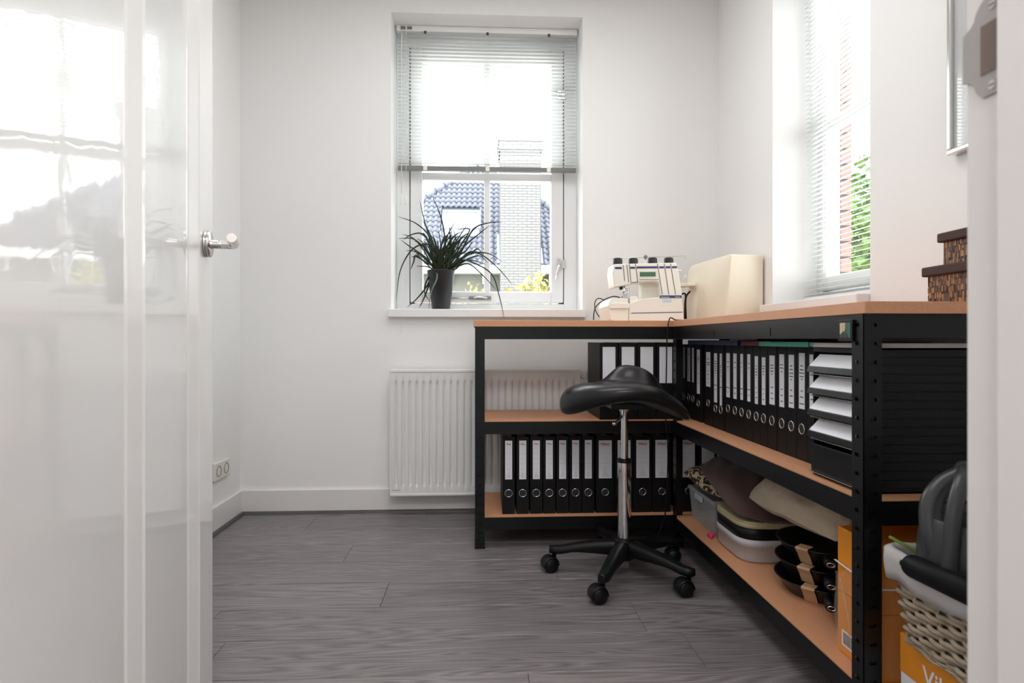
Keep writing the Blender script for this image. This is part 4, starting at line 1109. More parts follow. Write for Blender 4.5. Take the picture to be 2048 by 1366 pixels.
BL = [([(430, 780), (400, 620), (290, 510), (145, 455)], 3.00), ([(460, 800), (420, 680), (360, 500), (320, 325)], 3.07), ([(530, 760), (515, 580), (480, 430), (415, 280)], 3.06),
      ([(430, 820), (350, 700), (260, 632), (145, 632)], 3.02), ([(430, 850), (350, 770), (240, 695), (165, 640)], 2.98), ([(440, 870), (400, 830), (290, 740), (205, 730)], 3.08),
      ([(450, 790), (420, 690), (330, 680), (240, 740), (160, 900), (130, 1130)], 2.97), ([(420, 900), (385, 1000), (300, 1110), (215, 1185)], 3.00), ([(430, 895), (395, 1000), (345, 1130), (315, 1185)], 3.05),
      ([(620, 800), (740, 570), (850, 510), (985, 498)], 3.02), ([(600, 790), (680, 690), (800, 590), (880, 525)], 3.07), ([(600, 830), (650, 790), (760, 745), (880, 755), (985, 820)], 3.00),
      ([(600, 850), (720, 740), (830, 770), (960, 880), (1060, 1000)], 2.98), ([(590, 850), (660, 805), (760, 830), (900, 920), (960, 1100), (1000, 1280)], 2.90), ([(600, 880), (640, 850), (720, 838), (830, 930), (940, 1050)], 2.96),
      ([(580, 860), (670, 810), (760, 810), (855, 840)], 3.08), ([(500, 760), (520, 680), (550, 590), (610, 490)], 3.06), ([(540, 780), (580, 700), (640, 610), (705, 515)], 3.03),
      ([(430, 885), (380, 858), (290, 853)], 3.00), ([(300, 770), (270, 820), (248, 880)], 3.02), ([(430, 760), (400, 660), (330, 590), (240, 605), (190, 645)], 3.09),
      ([(470, 790), (440, 700), (390, 570), (335, 475)], 3.03), ([(555, 780), (560, 680), (560, 520)], 3.05), ([(590, 800), (640, 700), (720, 560), (620, 560)], 3.06),
      ([(500, 800), (490, 690), (470, 560)], 3.04), ([(480, 800), (455, 690), (420, 585)], 3.02), ([(600, 790), (690, 730), (745, 650)], 3.00), ([(570, 780), (610, 660), (590, 560)], 3.07),
      ([(600, 830), (720, 755), (790, 715), (830, 790)], 3.05), ([(400, 840), (300, 780), (250, 780)], 3.06), ([(590, 830), (650, 740), (730, 590)], 3.04), ([(620, 850), (700, 800), (800, 770), (870, 830)], 3.03),
      ([(560, 790), (640, 640), (720, 580)], 3.07), ([(440, 810), (400, 720), (345, 640)], 3.02), ([(430, 860), (340, 800), (260, 700)], 3.08), ([(600, 860), (690, 760), (760, 755)], 3.05),
      ([(400, 930), (365, 1000), (360, 1070), (400, 1135)], 2.97)]
for pts, yy in BL: blade(pts, yy)
for k in range(46):
    a = random.uniform(-0.75, 0.75); L = random.uniform(120, 330)
    x0_ = 490 + random.uniform(-70, 70)
    q = [(x0_ + a * L * 0.35, 880 - L * 0.45), (x0_ + a * L * 0.75, 880 - L * 0.85 + 20 * abs(a)), (x0_ + a * L * 1.15, 880 - L * (1.0 - 0.12 * abs(a)))]
    blade(q, py_ + random.uniform(-0.06, 0.05), 0.0036)
blade([(460, 890), (455, 960), (412, 1060), (388, 1215)], 2.962, 0.0038, 'leaf_pale', (px_ - 0.012, py_ - 0.055, 1.180))

# ---------------------------------------------------------------- things on the bottom shelf of the long bench
def pillow(mb, size, puff=1.0, seed=0, n=30, rnd_=0.30):
    """soft cushion: local x,y in plan, z thick"""
    ax, ay, az = size; rnd = random.Random(seed); ph = [rnd.uniform(0, 6.28) for _ in range(6)]
    def fn(sgn):
        def f(u, v):
            x, y = 2 * u - 1, 2 * v - 1
            e = (1 - x ** 4) * (1 - y ** 4)
            h = max((1 - x * x) * (1 - y * y), 0) ** 0.5
            pinch = 1 - 0.07 * (1 - abs(x * y)) * (abs(x) ** 3 + abs(y) ** 3)
            wob = 0.12 * math.sin(3.1 * x + ph[0]) * math.cos(2.7 * y + ph[1]) + 0.07 * math.sin(7 * x + 5 * y + ph[2]) + 0.09 * math.sin(11 * x - 7 * y + ph[3]) * math.sin(4 * y + ph[4])
            bend = 0.10 * az * math.sin(2.2 * y + ph[5])
            x, y = x * math.sqrt(1 - rnd_ * y * y), y * math.sqrt(1 - rnd_ * x * x)
            return (x * ax * pinch * 1.05, y * ay * pinch * 1.05, bend + (az if sgn > 0 else -az * 0.5) * h * (1 + wob * puff))
        return f
    mb.grid(fn(1), n, n)
    k = len(mb.v); f0 = len(mb.f)
    mb.grid(fn(-1), n, n)
    for i in range(f0, len(mb.f)): mb.f[i] = tuple(reversed(mb.f[i]))
    return mb
def soft(name, label, cat, size, loc, rot, m, seed=0):
    o = pillow(MB(), size, 1.0, seed).build(name, M[m])
    o.location = loc; o.rotation_euler = rot
    return tag(o, label, cat)
# clear storage box
px0, px1_, py0, py1_, pz0, pz1 = 0.838, 1.14, 2.146, 2.398, SH_L, 0.256
sb = thing('storage_box', 'clear plastic storage box on the bottom shelf beside the grey bin', 'box', ((px0 + px1_) / 2, (py0 + py1_) / 2, pz0))
w = MB(); t = 0.002
def taper(z): return 0.010 * (1 - (z - pz0) / (pz1 - pz0))
for (z0_, z1_) in ((pz0, pz1 - 0.012),):
    for pa, pb2 in ((((px0, py0), (px0, py1_))), (((px0, py1_), (px1_, py1_))), (((px1_, py1_), (px1_, py0))), (((px1_, py0), (px0, py0)))):
        mid = Vector(((px0 + px1_) / 2, (py0 + py1_) / 2))
        def ins(p, k): return (p[0] + (k if p[0] < mid.x else -k), p[1] + (k if p[1] < mid.y else -k))
        a0_, b0_ = ins(pa, 0.010), ins(pb2, 0.010); a1_, b1_ = pa, pb2
        ai, bi = ins(a0_, t), ins(b0_, t); aj, bj = ins(a1_, t), ins(b1_, t)
        w.add([(*a0_, z0_), (*b0_, z0_), (*b1_, z1_), (*a1_, z1_), (*ai, z0_), (*bi, z0_), (*bj, z1_), (*aj, z1_)], [(0, 3, 2, 1), (4, 5, 6, 7), (0, 1, 5, 4), (3, 7, 6, 2)])
w.box(px0 + 0.012, py0 + 0.012, pz0, px1_ - 0.012, py1_ - 0.012, pz0 + 0.002)
w.build('tub', M['clear_plastic'], sb)
MB().box(px0 - 0.005, py0 - 0.005, pz1 - 0.012, px0 + 0.004, py1_ + 0.005, pz1).box(px1_ - 0.004, py0 - 0.005, pz1 - 0.012, px1_ + 0.005, py1_ + 0.005, pz1).box(px0, py0 - 0.005, pz1 - 0.012, px1_, py0 + 0.004, pz1).box(px0, py1_ - 0.004, pz1 - 0.012, px1_, py1_ + 0.005, pz1).build('rim', M['clear_plastic'], sb, bevel=0.002)
MB().box(px0 - 0.010, 2.24, pz1 - 0.030, px0 - 0.003, 2.31, pz1 - 0.012).build('clip_handle', M['grey_bin'], sb, bevel=0.002)
cl = pillow(MB(), (0.125, 0.100, 0.022), 1.4, 5).build('folded_cloth', M['liner']); cl.location = (0.99, 2.27, pz0 + 0.029)
tag(cl, 'pale folded cloth inside the clear storage box', 'cloth')
# grey bin with black lid and cream cushion-like top
gb = thing('storage_bin', 'light grey plastic bin with a black lid on the bottom shelf', 'bin', (0.99, 1.99, SH_L))
def rr_prism(mb, x0, x1, y0, y1, r, zs_):
    cs_ = [Vector((x0, y0)), Vector((x1, y0)), Vector((x1, y1)), Vector((x0, y1))]
    rg = rounded(cs_, r, 7); n = len(rg); cc = Vector(((x0 + x1) / 2, (y0 + y1) / 2)); b0 = len(mb.v)
    for (z, g_) in zs_:
        for p in rg:
            d = p - cc; q = cc + d * (1 + g_ / d.length); mb.v.append((q.x, q.y, z))
    for i in range(len(zs_) - 1):
        for k in range(n):
            k2 = (k + 1) % n
            mb.f.append((b0 + i * n + k, b0 + i * n + k2, b0 + (i + 1) * n + k2, b0 + (i + 1) * n + k)); mb.s.append(True)
    mb.f.append(tuple(b0 + k for k in reversed(range(n)))); mb.s.append(False)
    mb.f.append(tuple(b0 + (len(zs_) - 1) * n + k for k in range(n))); mb.s.append(False)
    return mb
gx0, gx1, gy0, gy1 = 0.826, 1.15, 1.868, 2.128
rr_prism(MB(), gx0, gx1, gy0, gy1, 0.075, [(SH_L, -0.012), (SH_L + 0.010, -0.004), (0.180, -0.001), (0.1805, 0.0015), (0.204, 0.002)]).build('tub', M['grey_bin'], gb)
rr_prism(MB(), gx0, gx1, gy0, gy1, 0.075, [(0.2042, 0.001), (0.2405, 0.0)]).build('lid', M['black_plastic'], gb)
rr_prism(MB(), gx0, gx1, gy0, gy1, 0.075, [(0.2407, 0.001), (0.252, 0.001), (0.254, -0.001), (0.255, 0.001), (0.259, 0.000), (0.261, -0.010)]).build('top_board', M['cream_lid'], gb)
pk = thing('plastic_clip', 'small pink plastic clip on the shelf in front of the clear box', 'clip', (0.83, 2.14, SH_L))
MB().sphere((0.828, 2.136, SH_L + 0.009), 0.009, 10, (1, 1.4, 1)).build('clip_body', M['pink'], pk)
MB().tube(spline([(0.822, 2.15, SH_L + 0.004), (0.818, 2.135, SH_L + 0.012), (0.822, 2.115, SH_L + 0.004)], 6), 0.004, 8).build('clip_loop', M['pink'], pk)
soft('patterned_blanket', 'brown and cream animal print plush blanket on the clear box', 'blanket', (0.140, 0.175, 0.055), (0.962, 2.290, 0.292), (R(3), R(-2), R(6)), 'leopard', 3)
soft('cushion', 'dark brown cushion lying across the grey bin', 'cushion', (0.150, 0.250, 0.090), (0.960, 2.085, 0.312), (R(8), R(5), R(-4)), 'brown_cloth', 8)
soft('cushion', 'beige linen cushion propped over the frying pans', 'cushion', (0.150, 0.255, 0.095), (1.000, 1.695, 0.368), (R(1), R(-12), R(3)), 'beige_cloth', 12)
wpb = pillow(MB(), (0.05, 0.06, 0.04), 2.5, 21, 14).build('carrier_bag', M['paper']); wpb.location = (1.04, 2.37, 0.385)
tag(wpb, 'crumpled white bag behind the brown cushion', 'bag')

# frying pans
pcx, pcy = 0.975, 1.665
hdv = Vector((-0.45, -0.89, 0)).normalized()
def frying_pan(label, z, r, hand, sleeve_a):
    p_ = thing('frying_pan', label, 'pan', (pcx, pcy, z), 0, 'stacked frying pans')
    MB().lathe([(0.0, z), (r * 0.76, z), (r * 0.80, z + 0.003), (r * 0.93, z + 0.030), (r, z + 0.042), (r + 0.003, z + 0.044), (r + 0.002, z + 0.046), (r - 0.003, z + 0.044), (r * 0.91, z + 0.032), (r * 0.78, z + 0.006), (0.0, z + 0.005)], (pcx, pcy, 0), 48).build('pan_bowl', M['pan'], p_)
    a0_ = Vector((pcx, pcy, z + 0.036)) + hdv * (r - 0.006)
    MB().tube([a0_, a0_ + hdv * 0.03 + Vector((0, 0, 0.004)), a0_ + hdv * 0.07 + Vector((0, 0, 0.010)), a0_ + hdv * hand + Vector((0, 0, 0.012))], [0.010, 0.012, 0.015, 0.014], 14, flat=0.75).build('handle', M['black_plastic'], p_)
    e_ = a0_ + hdv * (hand + 0.001) + Vector((0, 0, 0.012))
    lp = []
    sd = Vector((-hdv.y, hdv.x, 0))
    for i in range(12):
        w_ = 2 * PI * i / 12; lp.append(e_ + sd * 0.009 * math.cos(w_) + Vector((0, 0, 0.005 * math.sin(w_))))
    MB().tube(lp, 0.0012, 6, closed=True).build('hanging_loop', M['chrome'], p_)
    # cardboard sleeve folded over the rim
    a = R(sleeve_a); rd = Vector((math.cos(a), math.sin(a), 0)); td = Vector((-rd.y, rd.x, 0))
    c_ = Vector((pcx, pcy, 0))
    pr = [(r * 0.80 + 0.001, z + 0.001), (r * 0.93 + 0.0015, z + 0.029), (r + 0.0055, z + 0.044), (r + 0.003, z + 0.0485), (r - 0.006, z + 0.0475), (r - 0.025, z + 0.049)]
    vs = []
    for (q, zz) in pr:
        for s_ in (-0.017, 0.017):
            vs.append(c_ + rd * q + td * s_ + Vector((0, 0, zz)))
    b_ = MB().add(vs, [(2 * i, 2 * i + 1, 2 * i + 3, 2 * i + 2) for i in range(len(pr) - 1)]); so2 = b_.build('card_sleeve', M['cardboard'], p_)
    md = so2.modifiers.new('thickness', 'SOLIDIFY'); md.thickness = 0.0012; md.offset = 1
frying_pan('black frying pan at the bottom of the stack on the shelf', SH_L, 0.131, 0.115, 222)
frying_pan('black frying pan in the middle of the stack on the shelf', SH_L + 0.0505, 0.129, 0.110, 217)
frying_pan('black frying pan on top of the stack under the beige cushion', SH_L + 0.101, 0.126, 0.100, 214)

# orange carton on the shelf, wrapped in clear film
ob = thing('carton', 'orange carton wrapped in clear film on the bottom shelf behind the corner post', 'carton', (0.96, 1.28, SH_L))
ox0, ox1, oy0, oy1, oz0, oz1 = 0.822, 1.10, 1.212, 1.352, SH_L, 0.414
MB().box(ox0, oy0, oz0, ox1, oy1, oz1).build('carton_body', M['orange'], ob, bevel=0.002)
MB().box(ox0 - 0.0004, oy0 + 0.002, 0.268, ox0, oy1 - 0.002, 0.2695).box(ox0 + 0.002, oy0 - 0.0004, 0.268, ox1 - 0.002, oy0, 0.2695).build('fold_line', M['orange_dark'], ob)
fm = MB()
fm.grid(lambda u, v: (ox0 - 0.003 - 0.004 * math.sin(9 * u + 4 * v) ** 2, oy0 - 0.002 + u * (oy1 - oy0 + 0.004), oz0 + 0.01 + v * (0.20 + 0.03 * math.sin(5 * u))), 12, 12)
fm.grid(lambda u, v: (ox0 - 0.003 + u * (ox1 - ox0), oy0 - 0.003 - 0.004 * math.sin(8 * u + 5 * v) ** 2, oz0 + 0.01 + v * (0.20 + 0.03 * math.sin(6 * u))), 12, 12)
fm.build('wrap_film', M['wrap'], ob)
MB().tube([(ox0 - 0.006, oy1, 0.335), (ox0 - 0.007, oy0 - 0.005, 0.325), (ox1, oy0 - 0.008, 0.315)], 0.0030, 6, flat=0.4).build('film_edge', M['paper'], ob)
MB().tube(spline([(ox0 - 0.006, oy1 - 0.02, 0.30), (ox0 - 0.008, oy1 - 0.055, 0.22), (ox0 - 0.008, oy1 - 0.06, 0.17), (ox0 - 0.006, oy1 - 0.09, 0.135)], 6), 0.0022, 6).build('film_edge', M['wrap'], ob)
bcd = MB().box(ox0 - 0.0012, oy1 - 0.085, 0.148, ox0, oy1 - 0.018, 0.182).build('barcode_label', M['paper'], ob)
g = MB()
yb_ = oy1 - 0.080
while yb_ < oy1 - 0.024:
    w_ = random.choice((0.0008, 0.0016, 0.0024)); g.box(ox0 - 0.0016, yb_, 0.153, ox0 - 0.0012, yb_ + w_, 0.179); yb_ += w_ + random.choice((0.0012, 0.002))
g.build('bars', M['print_black'], bcd, kind='stuff')

# ---------------------------------------------------------------- things on the floor beside the bench's end
pbx = thing('paper_carton', 'orange and white paper carton on the floor under the wicker basket', 'carton', (0.95, 1.0, 0))
bx0, bx1, by0, by1 = 0.832, 1.060, 0.850, 1.158
MB().box(bx0 + 0.001, by0 + 0.001, 0.0, bx1 - 0.001, by1 - 0.001, 0.185).build('lower_box', M['label'], pbx, bevel=0.001)
MB().box(bx0, by0, 0.185, bx1, by1, 0.262).build('lid', M['orange'], pbx, bevel=0.0015)
place(text_mesh('Viking', 0.048, wt, 0.0006), 'lettering', pbx, (bx0 - 0.0006, at(1846, 1360, X=bx0).y, 0.196), (PI / 2, 0, -PI / 2))

bk_ = thing('wicker_basket', 'wicker basket with a pale cloth lining standing on the paper carton', 'basket', (0.95, 0.98, 0.263))
bz0, bz1 = 0.263, 0.428
def brect(z, k=0):
    t = (z - bz0) / (bz1 - bz0); e = 0.020 * t + k
    return (0.815 - e, 1.090 + e, 0.800 - e, 1.125 + e)
def bring(z, k, n, wob=0, ph=0, cnt=22):
    x0, x1, y0, y1 = brect(z, k)
    cs_ = [Vector((x0, y0)), Vector((x1, y0)), Vector((x1, y1)), Vector((x0, y1))]
    rg = rounded(cs_, 0.035, 5)
    # resample evenly
    L_ = [0]
    for i in range(len(rg)): L_.append(L_[-1] + (rg[(i + 1) % len(rg)] - rg[i]).length)
    out = []
    cc = Vector(((x0 + x1) / 2, (y0 + y1) / 2)); j = 0
    for i in range(n):
        s_ = L_[-1] * i / n
        while L_[j + 1] < s_: j += 1
        f_ = (s_ - L_[j]) / max(L_[j + 1] - L_[j], 1e-9)
        p = rg[j].lerp(rg[(j + 1) % len(rg)], f_)
        d = (p - cc).normalized()
        o_ = wob * math.sin(2 * PI * cnt / 2 * i / n + ph)
        q = p + d * o_
        out.append((q.x, q.y, z + 0.0012 * math.sin(2 * PI * cnt * i / n + ph)))
    return out
NS = 44
for r_ in range(13):
    z = bz0 + 0.016 + r_ * 0.0115
    MB().tube(bring(z, 0, 176, 0.0052, PI * (r_ % 2), NS), 0.0050, 5, closed=True).build('willow_strand', M['wicker'], bk_)
for r_ in range(5):
    MB().tube(bring(bz0 + 0.002 + r_ * 0.0030, 0.004 - 0.001 * r_, 132, 0.003, r_ * 2.1, 30), 0.0026, 5, closed=True).build('base_strand', M['wicker'], bk_)
lo, hi = bring(bz0, -0.001, NS * 2), bring(bz1, -0.001, NS * 2)
for i in range(0, NS * 2, 2):
    MB().tube([lo[i], hi[i]], 0.0030, 5).build('stake', M['wicker'], bk_)
lw_ = MB(); NL = 120
rings = []
for (z, k) in ((bz1 - 0.075, -0.010), (bz1 + 0.004, -0.006), (bz1 + 0.012, 0.001), (bz1 + 0.006, 0.010), (bz1 - 0.012, 0.0125), (bz1 - 0.030, 0.0135), (bz1 - 0.046, 0.0135)):
    rg = bring(z, k, NL)
    rings.append([(p[0], p[1], p[2] + (0.004 * math.sin(i * 0.42) + 0.003 * math.sin(i * 0.93 + 1) if z < bz1 else 0.002 * math.sin(i * .3))) for i, p in enumerate(rg)])
for rg in rings: lw_.v += rg
for i in range(len(rings) - 1):
    for k in range(NL):
        k2 = (k + 1) % NL
        lw_.f.append((i * NL + k, i * NL + k2, (i + 1) * NL + k2, (i + 1) * NL + k)); lw_.s.append(True)
lo_ = lw_.build('cloth_lining', M['liner'], bk_); md = lo_.modifiers.new('thickness', 'SOLIDIFY'); md.thickness = 0.002
MB().box(0.82, 0.81, bz0 + 0.001, 1.08, 1.115, bz0 + 0.006).build('basket_floor', M['wicker'], bk_)
fill = pillow(MB(), (0.115, 0.145, 0.068), 1.0, 31, 16).build('folded_cloth', M['liner']); fill.location = (0.952, 0.963, 0.338)
tag(fill, 'pale grey cloth filling the wicker basket', 'cloth')
gs = MB().tube(spline([(0.845, 1.100, 0.425), (0.822, 1.118, 0.443), (0.797, 1.140, 0.458)], 6), [0.006] * 12 + [0.005], 8, flat=0.5).build('plant_stem', M['green_stem'])
tag(gs, 'cut green plant stem sticking out over the corner of the basket', 'stem')

wc = thing('watering_can', 'dark grey plastic watering can standing in the wicker basket', 'watering can', (0.925, 1.00, 0.41))
wx, wy, wz = 0.902, 1.030, 0.410
def can_ring(z):
    t = (z - wz) / 0.165
    rx = 0.108 - 0.010 * t - 0.020 * t * t; return rx
prof_w = [(0.0, wz), (0.095, wz), (0.104, wz + 0.006), (0.107, wz + 0.03), (0.105, wz + 0.065), (0.101, wz + 0.095), (0.097, wz + 0.112), (0.094, wz + 0.115), (0.091, wz + 0.112), (0.098, wz + 0.06), (0.098, wz + 0.03), (0.0, wz + 0.02)]
MB().lathe(prof_w, (wx, wy, 0), 48).build('can_body', M['can_grey'], wc)
# two broad loops rise from the body and meet over the opening
def cp(r, deg, z): return (wx + r * math.cos(R(deg)), wy + r * math.sin(R(deg)), wz + z)
MB().tube(spline([cp(0.084, 178, 0.030), cp(0.093, 171, 0.085), cp(0.086, 160, 0.135), cp(0.064, 150, 0.167), cp(0.034, 138, 0.188), (wx - 0.014, wy + 0.030, wz + 0.197)], 8), 0.0185, 14).build('collar_loop', M['can_grey'], wc)
MB().lathe([(0.0, wz + 0.1), (0.091, wz + 0.1)], (wx, wy, 0), 40).build('opening', M['gasket'], wc)  # black disc stands in for the shade inside the can
MB().tube(spline([(wx + 0.010, wy + 0.070, wz + 0.170), (wx, wy + 0.050, wz + 0.190), (wx - 0.025, wy + 0.018, wz + 0.199), (wx - 0.062, wy - 0.018, wz + 0.188), (wx - 0.090, wy - 0.036, wz + 0.145), (wx - 0.101, wy - 0.041, wz + 0.085), (wx - 0.103, wy - 0.041, wz + 0.03), (wx - 0.095, wy - 0.038, wz + 0.008)], 8), 0.0125, 14).build('handle', M['can_grey'], wc)
MB().tube(spline([(wx + 0.07, wy - 0.02, wz + 0.04), (wx + 0.13, wy - 0.02, wz + 0.13), (wx + 0.15, wy - 0.03, wz + 0.26), (wx + 0.145, wy - 0.04, wz + 0.33)], 6), [0.022 - 0.0005 * k for k in range(19)], 14).build('spout', M['can_grey'], wc)
th = thing('tool_handle', 'black plastic tube with a rounded end lying along the basket rim', 'handle', (0.79, 1.0, 0.42))
MB().lathe([(0, -0.010), (0.012, -0.009), (0.019, -0.003), (0.021, 0.006), (0.021, 0.25), (0, 0.252)], (0.786, 1.062, 0.430), 24, Matrix.Rotation(PI / 2, 3, 'X') @ Matrix.Rotation(R(-2.5), 3, 'X')).build('tube', M['matt_black'], th)
MB().cyl((0.785, 1.066, 0.430), (0.781, 1.082, 0.428), 0.006, 10).build('end_nub', M['black_plastic'], th)

# ---------------------------------------------------------------- outside: ground, neighbour's house, shrubs
struct(MB().box(-30, 3.45, -0.30, 40, 45, -0.25).box(1.75, -6, -0.30, 40, 3.45, -0.25).build('ground', M['bounce_ground']), 'ground between the houses, made pale to bounce light up to the blinds')
EY, EZ, TN = 16.0, 2.84, 1.19
hs = thing('house', 'neighbouring house with a tiled hip roof and a broad pale brick chimney', 'house', (0, 18, -0.25))
AP = (-0.15, EY + 2.95, EZ + 2.95 * TN)   # apex of the hip
MB().add([(-4.2, EY, EZ), (4.4, EY, EZ), AP, (-4.2, EY + 6, EZ), (4.4, EY + 6, EZ)], [(0, 1, 2), (0, 2, 3), (1, 4, 2), (3, 2, 4), (0, 3, 4, 1)]).build('roof', M['roof_under'], hs)
rf_ = hs.children[-1]
MB().box(-3.9, EY + 0.35, -0.25, 4.1, EY + 5.7, 2.05).build('brick_wall', M['brick_far'], hs)
MB().box(-3.92, EY + 0.33, 2.05, 4.12, EY + 5.72, 2.62).build('boarding', M['render_green'], hs)
gt = MB().box(-4.25, EY - 0.10, 2.62, 4.45, EY + 0.30, 2.84).build('gutter', M['gutter'], hs, bevel=0.02)
for k in range(9):
    x = -3.6 + k * 0.9
    MB().box(x, EY + 0.18, 2.36, x + 0.10, EY + 0.34, 2.62).build('bracket', M['gutter'], hs)
sl = math.atan(TN); TP = 0.222; TW = 0.158
tb = MB()
def tile_fn(u, v, o_):
    x = (u - 0.5) * TW * 1.04; s_ = v * TP * 1.12
    h = 0.026 * math.sin(2 * PI * u + 0.6) + 0.034 * (1 - v)
    return (x, s_ * math.cos(sl) - (h + o_) * math.sin(sl), s_ * math.sin(sl) + (h + o_) * math.cos(sl))
tb.grid(lambda u, v: tile_fn(u, v, 0.012), 8, 1)
n0 = len(tb.v)
tb.grid(lambda u, v: tile_fn(u, v, -0.012), 8, 1)
for i in range(8): tb.f.append((i, n0 + i, n0 + i + 1, i + 1)); tb.s.append(False)
tme = tb.mesh('tile', M['tile'])
SKY = (-1.13, -0.04, None)
cnt = 0
for r_ in range(20):
    yy = EY + r_ * TP * math.cos(sl); zz = EZ + r_ * TP * math.sin(sl)
    f_ = 1 - r_ * TP * math.cos(sl) / 2.95
    xl, xr = AP[0] + (-4.2 - AP[0]) * f_, AP[0] + (4.4 - AP[0]) * f_
    for c_ in range(-13, 16):
        x = c_ * TW + (0.0 if True else 0)
        if x < max(xl, -2.0) or x > min(xr, 2.35): continue
        if 0.62 < x < 1.42: continue                       # behind the chimney
        if -1.14 < x < -0.06 and 1.00 < r_ * TP * math.sin(sl) < 1.70: continue   # roof window
        place(tme, 'tile', hs, (x, yy, zz)); cnt += 1
# ridge caps on the two hips and the finial at the top
for sx_ in (-4.2, 4.4):
    for k in range(3, 16):
        t0, t1 = 1 - k / 16, 1 - (k + 1) / 16
        p0_ = Vector(AP).lerp(Vector((sx_, EY, EZ)), t0); p1_ = Vector(AP).lerp(Vector((sx_, EY, EZ)), t1)
        MB().tube([p0_ + Vector((0, 0, 0.02)), p1_ + Vector((0, 0, 0.05))], [0.13, 0.10], 8).build('ridge_cap', M['tile'], hs)
# roof window
def on_roof(x, s_, o_): return Vector((x, EY + s_ * math.cos(sl) - o_ * math.sin(sl), EZ + s_ * math.sin(sl) + o_ * math.cos(sl)))
s0, s1 = 1.05 / math.sin(sl), 1.66 / math.sin(sl)
def roof_box(b, xa, xb, sa, sb, o0, o1):
    vs = [on_roof(x, s_, o_) for o_ in (o0, o1) for x, s_ in ((xa, sa), (xb, sa), (xb, sb), (xa, sb))]
    return b.add(vs, [(3, 2, 1, 0), (4, 5, 6, 7), (0, 1, 5, 4), (1, 2, 6, 5), (2, 3, 7, 6), (3, 0, 4, 7)])
b = MB(); roof_box(b, -1.14, -1.06, s0, s1, 0, 0.13); roof_box(b, -0.13, -0.05, s0, s1, 0, 0.13); roof_box(b, -1.06, -0.13, s0, s0 + 0.06, 0, 0.13); roof_box(b, -1.06, -0.13, s1 - 0.06, s1, 0, 0.13)
rw = b.build('roof_window', M['lead'], hs)
b = MB(); roof_box(b, -1.06, -0.13, s0 + 0.06, s1 - 0.06, 0.03, 0.07); b.build('pane', M['sky_glass'], rw)
b = MB(); roof_box(b, -1.10, -0.09, s0 - 0.26, s0, 0.03, 0.07); b.build('flashing', M['lead'], rw)
# lead valley at the chimney's foot
b = MB(); roof_box(b, 0.40, 0.62, 0.0, 1.15, 0.05, 0.09); roof_box(b, 1.42, 1.62, 0.0, 0.6, 0.05, 0.09); b.build('flashing', M['lead'], hs)
# chimney with single bricks
cx0, cx1, cy0, cy1 = 0.46, 1.52, 15.55, 16.6
ch = MB().box(cx0, cy0, -0.25, cx1, cy1, 5.80).box(cx0 - 0.03, cy0 - 0.03, 5.75, cx1 + 0.03, cy1 + 0.03, 6.02).build('chimney', M['mortar'], hs)
BH, BWd = 0.0715, 0.232
bfull = MB().box(0, 0, 0, BWd - 0.008, 0.06, BH - 0.009).mesh('brick', M['brick_pale'])
bhalf = MB().box(0, 0, 0, BWd / 2 - 0.008, 0.06, BH - 0.009).mesh('brick', M['brick_pale'])
zz = 1.92; k = 0
while zz < 6.0:
    out_ = 0.030 if zz > 5.74 else 0.0
    x = cx0 - out_ + 0.003
    if k % 2: place(bhalf, 'brick', ch, (x, cy0 - 0.012 - out_, zz)); x += BWd / 2
    while x < cx1 + out_ - 0.02:
        if x + BWd <= cx1 + out_ + 0.01: place(bfull, 'brick', ch, (x, cy0 - 0.012 - out_ + random.uniform(-0.004, 0.003), zz)); x += BWd
        else: place(bhalf, 'brick', ch, (x, cy0 - 0.012 - out_, zz)); x += BWd / 2
    zz += BH; k += 1
MB().box(cx0 - 0.06, cy0 - 0.06, 6.02, cx1 + 0.06, cy1 + 0.06, 6.08).build('chimney_cap', M['lead'], hs)
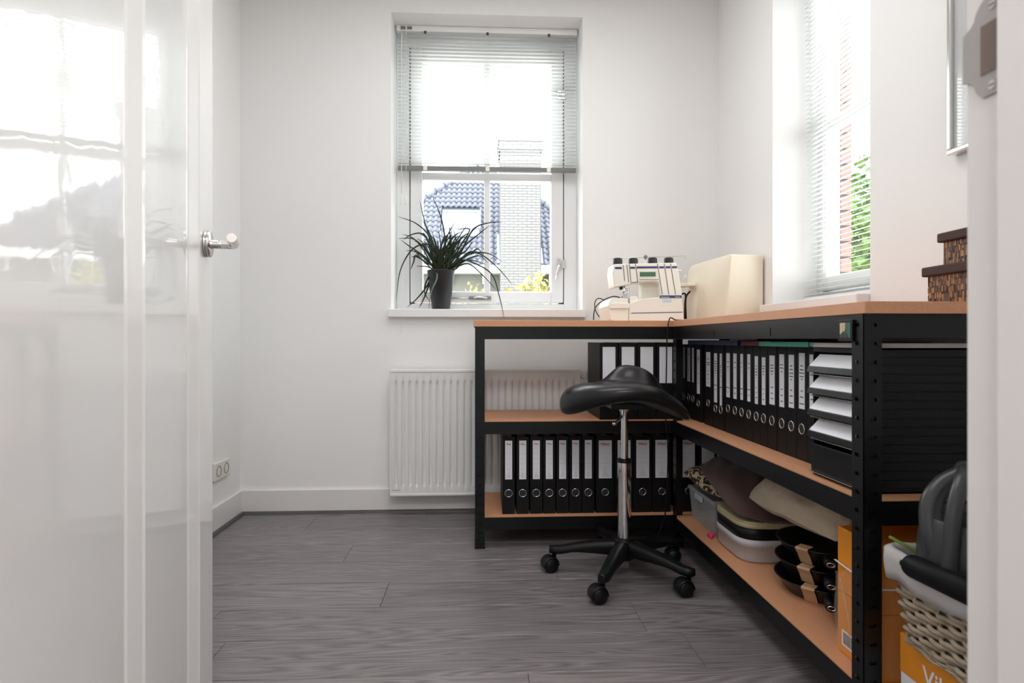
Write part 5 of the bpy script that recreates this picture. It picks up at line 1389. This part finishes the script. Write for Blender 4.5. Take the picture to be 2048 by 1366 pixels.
MB().lathe([(0.16, 6.08), (0.15, 6.20), (0.17, 6.22), (0.05, 6.30), (0, 6.32)], (0.98, 16.05, 0), 16).build('chimney_pot', M['lead'], hs)

def shrub(label, cx, cy, rx, ry, z0, z1, n, ml, size, cat='shrub', seed=1, group=None):
    rn = random.Random(seed)
    s_ = thing('garden_shrub', label, cat, (cx, cy, -0.25), 0, group)
    g = MB()
    for _ in range(n):
        u, v, w_ = rn.gauss(0, 0.42), rn.gauss(0, 0.42), rn.random()
        p = Vector((cx + u * rx, cy + v * ry, z0 + (z1 - z0) * w_ * (1 - 0.35 * min(1, abs(u)))))
        d = Vector((rn.uniform(-1, 1), rn.uniform(-1, 1), rn.uniform(-0.6, 0.9))).normalized()
        e = d.orthogonal().normalized(); e = (e * math.cos(_ * 1.7) + d.cross(e) * math.sin(_ * 1.7))
        L = size * rn.uniform(0.6, 1.3); h = d.cross(e) * L * 0.06
        g.add([p, p + d * L * 0.5 + e * L * 0.28 + h, p + d * L, p + d * L * 0.5 - e * L * 0.28 + h], [(0, 1, 2), (0, 2, 3)])
    g.build('foliage', M[ml], s_, kind='stuff')
    for i in range(7):
        a = i * 0.9; q = Vector((cx + 0.6 * rx * math.cos(a), cy + 0.6 * ry * math.sin(a), z0 + (z1 - z0) * 0.75))
        MB().tube([(cx + 0.05 * math.cos(a), cy + 0.05 * math.sin(a), -0.25), Vector((cx, cy, -0.25)).lerp(q, 0.6) + Vector((0, 0, 0.1)), q], [0.018, 0.012, 0.004], 6).build('branch', M['twig'], s_)
shrub('yellow-leaved shrub outside in front of the brick chimney', 0.72, 8.0, 0.55, 0.5, 0.9, 1.72, 420, 'leaf_yellow', 0.10, seed=3)
shrub('small yellow shrub outside behind the potted plant', -0.12, 8.4, 0.38, 0.4, 0.9, 1.62, 170, 'leaf_yellow', 0.10, seed=5)
shrub('tall green shrub outside the right-hand window', 4.5, 6.2, 0.9, 0.9, 0.2, 3.0, 5200, 'leaf_green', 0.13, seed=9)
shrub('green shrub further back outside the right-hand window', 6.9, 10.2, 1.8, 1.2, 0.0, 3.4, 5200, 'leaf_green', 0.15, seed=11)
